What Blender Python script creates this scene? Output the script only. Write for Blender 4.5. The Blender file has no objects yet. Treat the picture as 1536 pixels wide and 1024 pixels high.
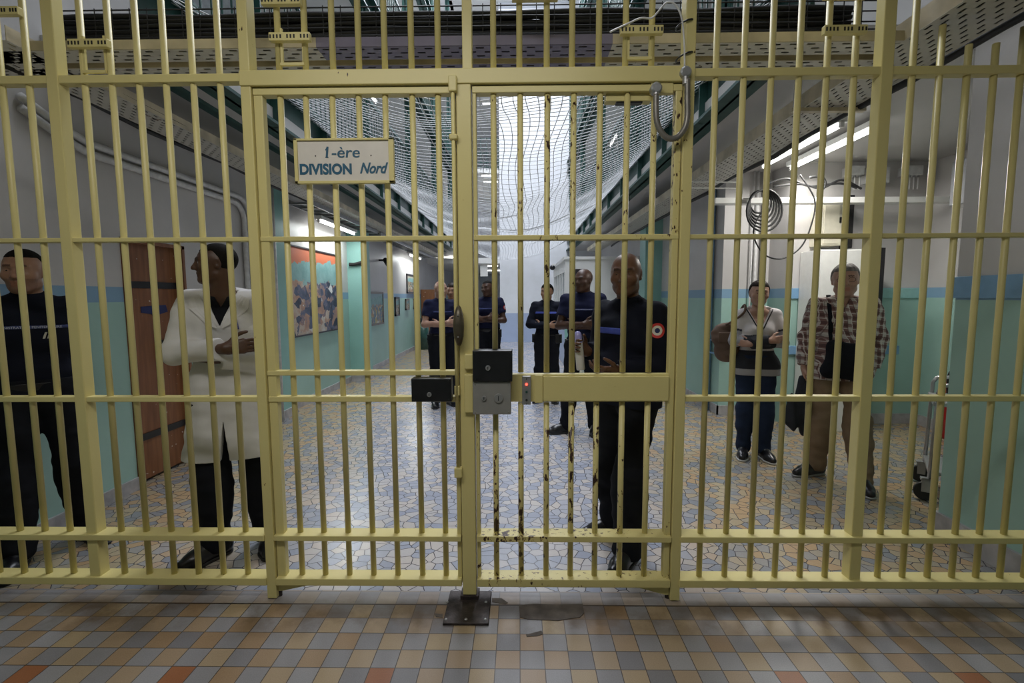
import bpy, math, random
import numpy as np
from mathutils import Vector, Matrix
from mathutils.bvhtree import BVHTree
random.seed(7); np.random.seed(7)
SC = bpy.context.scene
COL = SC.collection
# ------------------------------------------------------------ camera
F = 725.0; CH = 1.52; PITCH = math.radians(5.3); YAW = math.radians(0.87); ROLL = math.radians(0.22)
cd = bpy.data.cameras.new('camera'); cam = bpy.data.objects.new('camera', cd); COL.objects.link(cam)
cd.sensor_width = 36.0; cd.lens = 36.0*F/1536.0; cd.clip_start = 0.02; cd.clip_end = 200
CROT = Matrix.Rotation(YAW, 3, 'Z') @ Matrix.Rotation(math.pi/2-PITCH, 3, 'X') @ Matrix.Rotation(-ROLL, 3, 'Z')
cam.matrix_world = Matrix.Translation((0, 0, CH)) @ CROT.to_4x4()
SC.camera = cam
# ------------------------------------------------------------ light + exposure
W = bpy.data.worlds.new('world'); SC.world = W; W.use_nodes = True
W.node_tree.nodes['Background'].inputs[0].default_value = (0.72, 0.78, 0.95, 1)
W.node_tree.nodes['Background'].inputs[1].default_value = 1.0
SC.view_settings.view_transform = 'Standard'; SC.view_settings.look = 'None'
SC.view_settings.gamma = 1.0; SC.view_settings.exposure = -0.12; SC.view_settings.use_curve_mapping = False
def area(name, loc, sx, sy, power, col=(1, 1, 1), rot=(0, 0, 0)):
    l = bpy.data.lights.new(name, 'AREA'); l.shape = 'RECTANGLE'; l.size = sx; l.size_y = sy
    l.energy = power; l.color = col
    o = bpy.data.objects.new(name, l); o.location = loc; o.rotation_euler = rot; COL.objects.link(o); return o
DAY = (0.88, 0.92, 1.0)
area('skylight_daylight', (-0.3, 9.5, 10.6), 3.4, 13.0, 1500, DAY)
area('lamp_entrance_hall', (-0.6, 0.6, 3.30), 2.2, 0.5, 44, (1.0, 0.975, 0.93))
area('lamp_recess', (3.0, 4.9, 2.86), 0.16, 1.3, 46, (1.0, 0.97, 0.92))
area('lamp_gallery_left', (-2.78, 7.6, 2.56), 0.10, 1.5, 22, (0.95, 1.0, 0.98))
area('lamp_gallery_left_far', (-2.78, 13.2, 2.56), 0.10, 1.5, 22, (0.95, 1.0, 0.98))
area('lamp_end_corridor', (-2.0, 19.0, 2.9), 1.6, 0.4, 60, (1, 1, 1))

# ------------------------------------------------------------ pixel -> world
def ray(px, py):
    return (CROT @ Vector(((px-768)/F, -(py-512)/F, -1)))
def PY(px, py, Y):
    d = ray(px, py); t = Y/d.y; return Vector((d.x*t, Y, CH+d.z*t))
def PZ(px, py, Z=0.0):
    d = ray(px, py); t = (Z-CH)/d.z; return Vector((d.x*t, d.y*t, Z))
def PX(px, py, X):
    d = ray(px, py); t = X/d.x; return Vector((X, d.y*t, CH+d.z*t))

# ------------------------------------------------------------ materials
def nmat(name):
    m = bpy.data.materials.new(name); m.use_nodes = True
    nt = m.node_tree; return m, nt, nt.nodes['Principled BSDF']
def nd(nt, typ, **kw):
    n = nt.nodes.new(typ)
    for k, v in kw.items(): setattr(n, k, v)
    return n
def lk(nt, a, b): nt.links.new(a, b)
def mathn(nt, op, a, b=None, c=None):
    n = nd(nt, 'ShaderNodeMath', operation=op)
    for i, v in enumerate((a, b, c)):
        if v is None: continue
        if isinstance(v, (int, float)): n.inputs[i].default_value = v
        else: lk(nt, v, n.inputs[i])
    return n.outputs[0]
def mixc(nt, f, a, b, bt='MIX'):
    n = nd(nt, 'ShaderNodeMix', data_type='RGBA', blend_type=bt)
    for i, v in ((0, f), (6, a), (7, b)):
        if isinstance(v, (int, float)): n.inputs[i].default_value = v
        elif isinstance(v, tuple): n.inputs[i].default_value = (*v[:3], 1)
        else: lk(nt, v, n.inputs[i])
    return n.outputs[2]
def noise(nt, scale, detail=2, rough=.5, coord='Object', vec=None):
    n = nd(nt, 'ShaderNodeTexNoise'); n.inputs['Scale'].default_value = scale
    n.inputs['Detail'].default_value = detail; n.inputs['Roughness'].default_value = rough
    if vec is None:
        tc = nd(nt, 'ShaderNodeTexCoord'); vec = tc.outputs[coord]
    lk(nt, vec, n.inputs['Vector']); return n.outputs['Fac']
def ramp(nt, fac, stops, interp='LINEAR'):
    r = nd(nt, 'ShaderNodeValToRGB'); r.color_ramp.interpolation = interp
    el = r.color_ramp.elements
    while len(el) < len(stops): el.new(0.5)
    for e, (p, c) in zip(el, stops):
        e.position = p; e.color = (*c, 1) if len(c) == 3 else c
    lk(nt, fac, r.inputs[0]); return r.outputs[0]
def bump(nt, bs, h, strength=.3, dist=.01):
    b = nd(nt, 'ShaderNodeBump'); b.inputs['Strength'].default_value = strength; b.inputs['Distance'].default_value = dist
    lk(nt, h, b.inputs['Height']); lk(nt, b.outputs[0], bs.inputs['Normal'])
def plain(name, col, rough=.5, metal=0.0, var=.12, nscale=20, bmp=0.0, spec=None):
    m, nt, bs = nmat(name)
    n = noise(nt, nscale, 3)
    lo = tuple(max(0, c*(1-var)) for c in col); hi = tuple(min(1, c*(1+var)) for c in col)
    lk(nt, ramp(nt, n, [(.3, lo), (.7, hi)]), bs.inputs['Base Color'])
    bs.inputs['Roughness'].default_value = rough; bs.inputs['Metallic'].default_value = metal
    if spec is not None: bs.inputs['Specular IOR Level'].default_value = spec
    if bmp: bump(nt, bs, noise(nt, nscale*4, 3), bmp, .004)
    return m
def emis(name, col, s):
    m, nt, bs = nmat(name)
    bs.inputs['Base Color'].default_value = (*col, 1)
    bs.inputs['Emission Color'].default_value = (*col, 1); bs.inputs['Emission Strength'].default_value = s
    return m
M = {}
YEL = (0.66, 0.575, 0.245)
def paint_mat(name, chip):
    """cream yellow paint with dark chips and rust where the paint has come off"""
    m, nt, bs = nmat(name)
    base = mixc(nt, noise(nt, 3.0, 4), tuple(c*.93 for c in YEL), tuple(min(1, c*1.05) for c in YEL))
    tc = nd(nt, 'ShaderNodeTexCoord'); mp = nd(nt, 'ShaderNodeMapping'); mp.inputs['Scale'].default_value = (1, 1, .45)
    lk(nt, tc.outputs['Object'], mp.inputs['Vector'])
    a = noise(nt, 42, 3, .65, vec=mp.outputs[0]); b = noise(nt, 2.2, 2, vec=mp.outputs[0])
    s = mathn(nt, 'ADD', mathn(nt, 'MULTIPLY', a, .62), mathn(nt, 'MULTIPLY', b, .38))
    mask = mathn(nt, 'GREATER_THAN', s, chip)
    rim = mathn(nt, 'GREATER_THAN', s, chip-.012)
    dark = mixc(nt, noise(nt, 40, 2), (.012, .008, .006), (.07, .028, .016))
    c = mixc(nt, rim, base, (.42, .30, .10)); c = mixc(nt, mask, c, dark)
    lk(nt, c, bs.inputs['Base Color'])
    bs.inputs['Roughness'].default_value = .38; bs.inputs['Specular IOR Level'].default_value = .45
    bump(nt, bs, noise(nt, 60, 3), .12, .003)
    return m
M['yellow'] = paint_mat('yellow_paint', .70)
M['yellow_mid'] = paint_mat('yellow_paint_scuffed', .66)
M['yellow_chip'] = paint_mat('yellow_paint_chipped', .59)

def wall_mat(name, low=(.36, .56, .505), band=(.235, .39, .55), up=(.57, .555, .55), z0=1.49, z1=1.605):
    m, nt, bs = nmat(name)
    g = nd(nt, 'ShaderNodeNewGeometry'); sp = nd(nt, 'ShaderNodeSeparateXYZ'); lk(nt, g.outputs['Position'], sp.inputs[0])
    z = sp.outputs['Z']
    c = mixc(nt, mathn(nt, 'GREATER_THAN', z, z0), low, band)
    c = mixc(nt, mathn(nt, 'GREATER_THAN', z, z1), c, up)
    dirt = ramp(nt, noise(nt, 1.3, 5, .6, vec=g.outputs['Position']), [(.25, (.86, .86, .84)), (.65, (1, 1, 1))])
    c = mixc(nt, 1.0, c, dirt, 'MULTIPLY')
    lk(nt, c, bs.inputs['Base Color']); bs.inputs['Roughness'].default_value = .42
    bs.inputs['Specular IOR Level'].default_value = .35
    bump(nt, bs, noise(nt, 25, 3, vec=g.outputs['Position']), .08, .01)
    return m
M['wall'] = wall_mat('painted_wall')
M['wall_pale'] = wall_mat('pale_end_wall', low=(.42, .50, .68), band=(.80, .83, .88), up=(.80, .82, .86), z0=.97, z1=.98)
M['ceiling'] = plain('ceiling_paint', (.50, .49, .475), .45, var=.06, nscale=1.5, bmp=.05)
M['white'] = plain('white_plaster', (.78, .78, .76), .6, var=.04, nscale=2)
M['marble'] = plain('grey_skirting', (.42, .41, .42), .35, var=.25, nscale=9)
M['green'] = plain('dark_green_steel', (.018, .065, .055), .4, var=.3, nscale=6)
M['greymetal'] = plain('galvanised_steel', (.35, .36, .37), .4, .7, var=.15)
M['steel'] = plain('brushed_steel', (.42, .42, .43), .38, .75, var=.08)
M['black'] = plain('black_enamel', (.010, .010, .012), .32, var=.3)
M['rubber'] = plain('black_rubber', (.012, .012, .012), .6, var=.3)
M['darksteel'] = plain('rusty_dark_steel', (.045, .036, .034), .45, .5, var=.5, nscale=30, bmp=.3)
M['conduit'] = plain('grey_flex_conduit', (.20, .19, .17), .4, .4)
M['lock_grey'] = plain('lock_case_grey', (.30, .295, .28), .42, .35, var=.06)
M['wood'] = None
m, nt, bs = nmat('brown_door_wood')
w = nd(nt, 'ShaderNodeTexNoise'); tc = nd(nt, 'ShaderNodeTexCoord'); mp = nd(nt, 'ShaderNodeMapping'); mp.inputs['Scale'].default_value = (8, 8, .7)
lk(nt, tc.outputs['Object'], mp.inputs[0]); lk(nt, mp.outputs[0], w.inputs['Vector']); w.inputs['Scale'].default_value = 4; w.inputs['Detail'].default_value = 5
c = ramp(nt, w.outputs['Fac'], [(.3, (.17, .062, .022)), (.7, (.27, .11, .042))])
c = mixc(nt, mathn(nt, 'GREATER_THAN', noise(nt, 22, 2), .73), c, (.6, .52, .45))
lk(nt, c, bs.inputs['Base Color']); bs.inputs['Roughness'].default_value = .45
M['wood'] = m
M['tile_white'] = plain('enamel_white', (.80, .80, .77), .3, var=.03)
M['beige_box'] = plain('beige_box_paint', (.60, .57, .46), .45, var=.05)
M['pipe_blue'] = plain('blue_pipe_paint', (.20, .36, .56), .4)
M['pipe_white'] = plain('white_pipe_paint', (.62, .62, .62), .4)
M['red'] = plain('red_enamel', (.35, .02, .018), .3)
M['tube'] = emis('lit_fluorescent_tube', (1, 1, .97), 7.0)
M['tube_far'] = emis('lit_far_tube', (1, 1, 1), 4.0)
M['led'] = emis('red_led', (1, .05, .03), 6.0)

# perforated steel tray: slots are real holes (transparent), uv in metres
def perf_mat(name, col, blot=True):
    m, nt, bs = nmat(name)
    uv = nd(nt, 'ShaderNodeUVMap'); sp = nd(nt, 'ShaderNodeSeparateXYZ'); lk(nt, uv.outputs[0], sp.inputs[0])
    u, v = sp.outputs[0], sp.outputs[1]
    rowi = mathn(nt, 'FLOOR', mathn(nt, 'DIVIDE', v, .040))
    off = mathn(nt, 'MULTIPLY', mathn(nt, 'MODULO', rowi, 2.0), .0425)
    uu = mathn(nt, 'ABSOLUTE', mathn(nt, 'SUBTRACT', mathn(nt, 'FRACT', mathn(nt, 'DIVIDE', mathn(nt, 'ADD', u, off), .085)), .5))
    vv = mathn(nt, 'ABSOLUTE', mathn(nt, 'SUBTRACT', mathn(nt, 'FRACT', mathn(nt, 'DIVIDE', v, .040)), .5))
    hole = mathn(nt, 'MULTIPLY', mathn(nt, 'LESS_THAN', uu, .24), mathn(nt, 'LESS_THAN', vv, .16))
    c = mixc(nt, noise(nt, 6, 5, .7), tuple(x*.80 for x in col), tuple(min(1, x*1.08) for x in col))
    if blot: c = mixc(nt, mathn(nt, 'GREATER_THAN', noise(nt, 5, 4, .7), .66), c, (.16, .11, .06))
    lk(nt, c, bs.inputs['Base Color']); bs.inputs['Roughness'].default_value = .45
    tr = nd(nt, 'ShaderNodeBsdfTransparent'); mx = nd(nt, 'ShaderNodeMixShader')
    lk(nt, hole, mx.inputs[0]); lk(nt, bs.outputs[0], mx.inputs[1]); lk(nt, tr.outputs[0], mx.inputs[2])
    lk(nt, mx.outputs[0], nt.nodes['Material Output'].inputs[0])
    return m
M['perf'] = perf_mat('perforated_cream_steel', (.58, .56, .50))
M['perf_lilac'] = perf_mat('perforated_lilac_steel', (.20, .185, .29), False)
M['cream_steel'] = plain('cream_painted_steel', (.50, .44, .32), .5, var=.3, nscale=5)
M['lilac_steel'] = plain('lilac_painted_steel', (.19, .175, .27), .5, var=.15, nscale=5)

# floors
m, nt, bs = nmat('crazy_paving_mosaic')
g = nd(nt, 'ShaderNodeNewGeometry'); pos = g.outputs['Position']
def vor(feat, sc, rnd=1.0):
    v = nd(nt, 'ShaderNodeTexVoronoi', feature=feat, voronoi_dimensions='2D'); v.inputs['Scale'].default_value = sc
    v.inputs['Randomness'].default_value = rnd; lk(nt, pos, v.inputs['Vector']); return v
VS = 14.0
edge = vor('DISTANCE_TO_EDGE', VS).outputs['Distance']; cellc = vor('F1', VS).outputs['Color']
s3 = nd(nt, 'ShaderNodeSeparateXYZ'); lk(nt, cellc, s3.inputs[0])
sp = nd(nt, 'ShaderNodeSeparateXYZ'); lk(nt, pos, sp.inputs[0])
cool = ramp(nt, s3.outputs[0], [(0, (.30, .325, .40)), (.24, (.46, .44, .445)), (.52, (.37, .385, .44)), (.68, (.49, .45, .425)), (.9, (.33, .355, .43))], 'CONSTANT')
warm = ramp(nt, s3.outputs[0], [(0, (.21, .215, .225)), (.2, (.36, .29, .185)), (.52, (.27, .255, .235)), (.66, (.38, .265, .15)), (.88, (.31, .27, .205))], 'CONSTANT')
wf = nd(nt, 'ShaderNodeMapRange'); lk(nt, mathn(nt, 'ADD', sp.outputs[0], mathn(nt, 'MULTIPLY', noise(nt, .9, 2, vec=pos), 1.2)), wf.inputs[0])
wf.inputs[1].default_value = 1.2; wf.inputs[2].default_value = 2.1
wl = nd(nt, 'ShaderNodeMapRange'); lk(nt, mathn(nt, 'SUBTRACT', sp.outputs[0], mathn(nt, 'MULTIPLY', noise(nt, .9, 2, vec=pos), 1.2)), wl.inputs[0])
wl.inputs[1].default_value = -1.8; wl.inputs[2].default_value = -2.8
wsum = mathn(nt, 'MAXIMUM', wf.outputs[0], wl.outputs[0])
c = mixc(nt, wsum, cool, warm)  # browner towards the side walls: partly warm lighting put into the stone colour
gr = mathn(nt, 'LESS_THAN', edge, .034)
c = mixc(nt, gr, c, (.055, .05, .055))
c = mixc(nt, .35, c, mixc(nt, noise(nt, 90, 2, vec=pos), (.3, .3, .3), (.75, .75, .75)), 'SOFT_LIGHT')
lk(nt, c, bs.inputs['Base Color']); bs.inputs['Roughness'].default_value = .27
bump(nt, bs, mathn(nt, 'MINIMUM', edge, .05), .25, .01)
M['mosaic'] = m

T = .103; Y0 = 2.262
m, nt, bs = nmat('entrance_floor_tiles')
g = nd(nt, 'ShaderNodeNewGeometry'); pos = g.outputs['Position']
sp = nd(nt, 'ShaderNodeSeparateXYZ'); lk(nt, pos, sp.inputs[0])
ti = mathn(nt, 'DIVIDE', sp.outputs[0], T); tj = mathn(nt, 'DIVIDE', mathn(nt, 'SUBTRACT', sp.outputs[1], Y0), T)
i_, j_ = mathn(nt, 'FLOOR', ti), mathn(nt, 'FLOOR', tj)
fx, fy = mathn(nt, 'FRACT', ti), mathn(nt, 'FRACT', tj)
par = mathn(nt, 'ABSOLUTE', mathn(nt, 'MODULO', mathn(nt, 'ADD', mathn(nt, 'ADD', i_, j_), 1.0), 2.0))
cmb = nd(nt, 'ShaderNodeCombineXYZ'); lk(nt, i_, cmb.inputs[0]); lk(nt, j_, cmb.inputs[1])
wn = nd(nt, 'ShaderNodeTexWhiteNoise', noise_dimensions='3D'); lk(nt, cmb.outputs[0], wn.inputs['Vector'])
rnd = wn.outputs['Value']
grey = ramp(nt, rnd, [(0, (.17, .165, .175)), (1, (.275, .27, .28))])
tan = ramp(nt, rnd, [(0, (.28, .185, .105)), (.5, (.32, .24, .16)), (1, (.35, .265, .155))])
c = mixc(nt, mathn(nt, 'GREATER_THAN', par, .5), tan, grey)
redm = None
for ci, cj in ((-14, -5), (17, -5), (-6, -5), (10, -5), (-20, -5), (-2, -7)):
    e = mathn(nt, 'MULTIPLY', mathn(nt, 'COMPARE', i_, float(ci), .1), mathn(nt, 'COMPARE', j_, float(cj), .1))
    redm = e if redm is None else mathn(nt, 'MAXIMUM', redm, e)
c = mixc(nt, redm, c, (.27, .105, .045))
sp8 = noise(nt, 260, 2, .6, vec=pos)
c = mixc(nt, .55, c, mixc(nt, sp8, (.15, .15, .15), (.85, .85, .85)), 'SOFT_LIGHT')
ed = mathn(nt, 'MINIMUM', mathn(nt, 'MINIMUM', fx, mathn(nt, 'SUBTRACT', 1.0, fx)), mathn(nt, 'MINIMUM', fy, mathn(nt, 'SUBTRACT', 1.0, fy)))
c = mixc(nt, mathn(nt, 'LESS_THAN', ed, .018), c, (.06, .045, .035))
c = mixc(nt, mathn(nt, 'MULTIPLY', mathn(nt, 'GREATER_THAN', sp.outputs[1], Y0), .45), c, (.36, .34, .34))
c = mixc(nt, mathn(nt, 'LESS_THAN', mathn(nt, 'ABSOLUTE', mathn(nt, 'SUBTRACT', sp.outputs[1], Y0)), .0045), c, (.03, .022, .018))
# brown grime along the threshold row
gy = nd(nt, 'ShaderNodeMapRange'); lk(nt, mathn(nt, 'ABSOLUTE', mathn(nt, 'SUBTRACT', sp.outputs[1], 2.19)), gy.inputs[0])
gy.inputs[1].default_value = .06; gy.inputs[2].default_value = .20; gy.inputs[3].default_value = 1; gy.inputs[4].default_value = 0
gn = ramp(nt, noise(nt, 2.6, 5, .65, vec=pos), [(.42, (0, 0, 0)), (.62, (1, 1, 1))])
c = mixc(nt, mathn(nt, 'MULTIPLY', mathn(nt, 'MULTIPLY', gy.outputs[0], gn), .75), c, (.10, .06, .03))
lk(nt, c, bs.inputs['Base Color']); bs.inputs['Roughness'].default_value = .40
bump(nt, bs, mathn(nt, 'MINIMUM', ed, .03), .3, .01)
M['tiles'] = m

# ------------------------------------------------------------ mesh builder
class MB:
    def __init__(s): s.v = []; s.f = []; s.uv = None
    def add(s, vs, fs):
        n = len(s.v); s.v += [tuple(v) for v in vs]; s.f += [tuple(i+n for i in f) for f in fs]; return s
    def box(s, a, b, rot=None, c=None):
        x0, y0, z0 = a; x1, y1, z1 = b
        vs = [(x0,y0,z0),(x1,y0,z0),(x1,y1,z0),(x0,y1,z0),(x0,y0,z1),(x1,y0,z1),(x1,y1,z1),(x0,y1,z1)]
        if rot is not None:
            c = Vector(c) if c else Vector(((x0+x1)/2, (y0+y1)/2, (z0+z1)/2))
            vs = [c+rot@(Vector(v)-c) for v in vs]
        return s.add(vs, [(0,3,2,1),(4,5,6,7),(0,1,5,4),(1,2,6,5),(2,3,7,6),(3,0,4,7)])
    def tube(s, pts, r, n=10, closed=False):
        pts = [Vector(p) for p in pts]; L = len(pts); rings = []
        rs = r if isinstance(r, (list, tuple)) else [r]*L
        up = None
        for i, p in enumerate(pts):
            t = (pts[(i+1) % L]-pts[i-1]) if closed else (pts[min(i+1, L-1)]-pts[max(i-1, 0)])
            t.normalize()
            if up is None:
                up = Vector((0, 0, 1)) if abs(t.z) < .9 else Vector((1, 0, 0))
            a = t.cross(up).normalized(); b = a.cross(t).normalized(); up = b
            rings.append([p+(a*math.cos(2*math.pi*k/n)+b*math.sin(2*math.pi*k/n))*rs[i] for k in range(n)])
        vs = [v for q in rings for v in q]; fs = []
        for i in range(L if closed else L-1):
            j = (i+1) % L
            for k in range(n):
                k2 = (k+1) % n; fs.append((i*n+k, i*n+k2, j*n+k2, j*n+k))
        if not closed: fs.append(tuple(range(n))[::-1]); fs.append(tuple((L-1)*n+k for k in range(n)))
        return s.add(vs, fs)
    def cyl(s, a, b, r, n=16, r2=None): return s.tube([a, b], [r, r if r2 is None else r2], n)
    def sphere(s, c, r, nu=14, nv=10, sc=(1, 1, 1)):
        vs = []; fs = []
        for i in range(nv+1):
            th = math.pi*i/nv
            for k in range(nu):
                ph = 2*math.pi*k/nu
                vs.append((c[0]+r*sc[0]*math.sin(th)*math.cos(ph), c[1]+r*sc[1]*math.sin(th)*math.sin(ph), c[2]+r*sc[2]*math.cos(th)))
        for i in range(nv):
            for k in range(nu): fs.append((i*nu+k, (i+1)*nu+k, (i+1)*nu+(k+1) % nu, i*nu+(k+1) % nu))
        return s.add(vs, fs)
    def prism(s, poly, axis, a, b):
        """poly 2d points in the other two axes, extruded along axis from a to b"""
        def mk(p, t):
            if axis == 'x': return (t, p[0], p[1])
            if axis == 'y': return (p[0], t, p[1])
            return (p[0], p[1], t)
        n = len(poly); vs = [mk(p, a) for p in poly]+[mk(p, b) for p in poly]
        return s.add(vs, [tuple(range(n))[::-1], tuple(range(n, 2*n))]+[(k, (k+1) % n, n+(k+1) % n, n+k) for k in range(n)])
def mesh_of(vs, fs, smooth=False, fixn=True):
    me = bpy.data.meshes.new('mesh'); me.from_pydata([tuple(v) for v in vs], [], fs); me.update()
    if fixn:
        import bmesh
        bm = bmesh.new(); bm.from_mesh(me); bmesh.ops.recalc_face_normals(bm, faces=bm.faces); bm.to_mesh(me); bm.free()
    if smooth: me.polygons.foreach_set('use_smooth', [True]*len(me.polygons))
    return me
def link(name, me, mat, parent=None, bev=0.0, smooth=False):
    o = bpy.data.objects.new(name, me); COL.objects.link(o)
    if mat is not None: me.materials.append(M[mat] if isinstance(mat, str) else mat)
    if parent is not None:
        o.parent = parent; o.matrix_parent_inverse = BASES[parent.name].inverted()
    BASES[o.name] = Matrix.Identity(4)
    if smooth: me.polygons.foreach_set('use_smooth', [True]*len(me.polygons))
    if bev:
        b = o.modifiers.new('bevel', 'BEVEL'); b.width = bev; b.segments = 2; b.limit_method = 'ANGLE'
    return o
BASES = {}
def obj(name, mb, mat, parent=None, bev=0.0, smooth=False):
    return link(name, mesh_of(mb.v, mb.f), mat, parent, bev, smooth)
def tag(o, label, cat, group=None, kind=None):
    if label: o['label'] = label
    if cat: o['category'] = cat
    if group: o['group'] = group
    if kind: o['kind'] = kind
    return o
def thing(name, label, cat, loc=(0, 0, 0), group=None):
    o = bpy.data.objects.new(name, None); COL.objects.link(o); o.location = loc; o.empty_display_size = .1
    BASES[o.name] = Matrix.Translation(Vector(loc)); return tag(o, label, cat, group)
def struct(name, mb, mat, parent=None, bev=0, smooth=False):
    o = obj(name, mb, mat, parent, bev, smooth)
    if parent is None: o['kind'] = 'structure'
    return o
def uvstrip(name, rows, mat, parent=None, thick=0.0):
    """rows: list of (a, b, [profile points offsets]) -> sheet from A to B with a cross profile; uv in metres"""
    A, B, prof = rows
    A, B = Vector(A), Vector(B); L = (B-A).length; n = len(prof)
    acc = [0.0]
    for i in range(1, n): acc.append(acc[-1]+(Vector(prof[i])-Vector(prof[i-1])).length)
    vs = [A+Vector(p) for p in prof]+[B+Vector(p) for p in prof]
    fs = [(i, i+1, n+i+1, n+i) for i in range(n-1)]
    me = bpy.data.meshes.new('tray'); me.from_pydata([tuple(v) for v in vs], [], fs)
    uvl = me.uv_layers.new(name='UVMap')
    for p in me.polygons:
        for li, vi in zip(p.loop_indices, p.vertices):
            uvl.data[li].uv = (0.0 if vi < n else L, acc[vi % n])
    o = link(name, me, mat, parent)
    if thick:
        s = o.modifiers.new('solid', 'SOLIDIFY'); s.thickness = thick; s.offset = 0
    return o
def arc(c, r, a0, a1, n, ax='xz'):
    out = []
    for i in range(n+1):
        a = a0+(a1-a0)*i/n; u, v = r*math.cos(a), r*math.sin(a)
        out.append((c[0]+u, c[1], c[2]+v) if ax == 'xz' else (c[0], c[1]+u, c[2]+v))
    return out
def smoothpath(pts, n=8):
    pts = [Vector(p) for p in pts]; out = []
    for i in range(len(pts)-1):
        p0 = pts[max(i-1, 0)]; p1 = pts[i]; p2 = pts[i+1]; p3 = pts[min(i+2, len(pts)-1)]
        for k in range(n):
            t = k/n
            out.append(.5*((2*p1)+(p2-p0)*t+(2*p0-5*p1+4*p2-p3)*t*t+(3*p1-p0-3*p2+p3)*t**3))
    out.append(pts[-1]); return out
# ============================================================ room shell
XL, XR = -3.05, 2.55      # corridor walls
GL, GR = -2.2, 1.65       # gallery edges (atrium)
YE = 16.2                 # end wall
ZC = 3.03                 # underside of the gallery
def quadbox(a, b): return MB().box(a, b)
struct('floor', quadbox((XL-.2, 2.375, -.1), (4.9, 24, 0)), 'mosaic')
struct('floor_entrance', quadbox((XL-.2, -3.2, -.1), (2.9, 2.375, 0.0)), 'tiles')
# left wall with the doorway cut out (door Y 3.72..4.38, top 1.97)
DY0, DY1, DZ = 3.70, 4.40, 1.985
b = MB(); b.box((XL-.2, -3.2, 0), (XL, DY0, 9.9)); b.box((XL-.2, DY1, 0), (XL, 24, 9.9)); b.box((XL-.2, DY0, DZ), (XL, DY1, 9.9)); b.box((XL-.2, DY0, 0), (XL-.14, DY1, DZ))
struct('wall_left', b, 'wall')
for y0, y1 in ((2.40, DY0), (DY1, 5.83), (6.17, 8.6), (9.2, 22)):
    struct('baseboard_left', quadbox((XL-.02, y0, 0), (XL+.018, y1, .10)), 'marble')
# pilasters
def pilaster(name, x0, x1, y0, y1, mat='wall'):
    struct(name, quadbox((x0, y0, 0), (x1, y1, ZC)), mat)
    struct('baseboard_left' if x0 < 0 else 'baseboard_right', quadbox((x0-.012, y0-.018, 0), (x1+.018, y1+.012, .11)), 'marble')
M['wall_teal'] = wall_mat('teal_pilaster_paint', low=(.27, .50, .46), band=(.27, .50, .46), up=(.27, .50, .46))
pilaster('pillar_left', XL, XL+.10, 5.85, 6.15, 'wall_teal')
pilaster('pillar_left', XL, XL+.27, 8.62, 9.05, 'wall_teal')
pilaster('pillar_right', XR-.30, XR, 8.75, 9.15, 'wall_teal')
# right wall beyond the recess, recess walls, near right wall
b = MB(); b.box((XR, 6.15, 0), (XR+.2, 24, 9.9))
struct('wall_right', b, 'wall')
struct('baseboard_right', quadbox((XR-.018, 6.13, 0), (XR, 8.75, .12)), 'marble')
struct('wall_right_added', quadbox((XR, 2.4, 3.2), (XR+.2, 6.15, 9.9)), 'ceiling')  # upper wall added to shut out the sky; grey paint for a dark look
RX = 4.70
struct('wall_back', quadbox((XR+.2, 6.15, 0), (3.12, 6.35, 3.2)), 'wall')
struct('baseboard_back', quadbox((XR-.018, 6.13, 0), (3.10, 6.15, .12)), 'marble')
struct('wall_back', quadbox((3.12, 5.72, 0), (RX+.2, 6.35, 3.2)), 'wall')
struct('baseboard_back', quadbox((3.12, 5.70, 0), (RX, 5.72, .12)), 'marble')
struct('wall_side', quadbox((RX, 2.8, 0), (RX+.2, 5.72, 3.2)), 'wall')
struct('baseboard_side', quadbox((RX-.018, 3.0, 0), (RX, 5.70, .12)), 'marble')
struct('wall_near_right', quadbox((2.68, -3.2, 0), (RX+.2, 3.02, 4.2)), 'wall')
struct('baseboard_near_right', quadbox((2.66, 2.40, 0), (2.70, 3.04, .14)), 'marble')
# moulded band boards
def trim(a, b, mat='band'): return struct('trim_1', quadbox(a, b), mat, bev=.003)
M['band'] = plain('blue_band_paint', (.19, .36, .56), .4, var=.06)
M['band_teal'] = plain('pale_teal_band_paint', (.30, .55, .53), .4, var=.06)
trim((2.664, 0.4, 1.50), (2.682, 3.03, 1.63))
trim((3.12, 5.700, 1.485), (3.55, 5.722, 1.60))
trim((4.02, 5.700, 1.485), (RX, 5.722, 1.60), 'band_teal')
trim((3.12, 5.695, .83), (RX-.25, 5.722, .93))
# gallery slabs, beams, ceilings
struct('ceiling_left', quadbox((XL, 3.2, ZC), (GL+.03, 22, ZC+.16)), 'ceiling')
struct('ceiling_right', quadbox((GR-.03, 3.2, ZC), (RX, 24, ZC+.16)), 'ceiling')
struct('ceiling_entrance', quadbox((XL, -3.2, 3.62), (2.9, 2.2, 3.8)), 'ceiling')
struct('wall_entrance', quadbox((XL-.2, -3.3, 0), (2.9, -3.2, 3.8)), 'wall')
def ibeam(name, x, sgn, z0, z1, y0=2.9, y1=YE, mat='green'):
    b = MB(); w = .10
    b.box((x-.012, y0, z0), (x+.012, y1, z1)); b.box((x-w, y0, z0), (x+w, y1, z0+.025)); b.box((x-w, y0, z1-.025), (x+w, y1, z1))
    y = y0+.4
    while y < y1:
        b.box((x-w*.8, y, z0), (x+w*.8, y+.014, z1)); y += 1.1
    o = struct(name, b, mat); return o
ibeam('beam_left', GL, 1, 3.02, 3.40); ibeam('beam_right', GR, -1, 3.02, 3.40)
struct('trim_2', quadbox((GL-.30, 2.9, 3.00), (GL-.22, YE, 3.04)), 'green')
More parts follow.
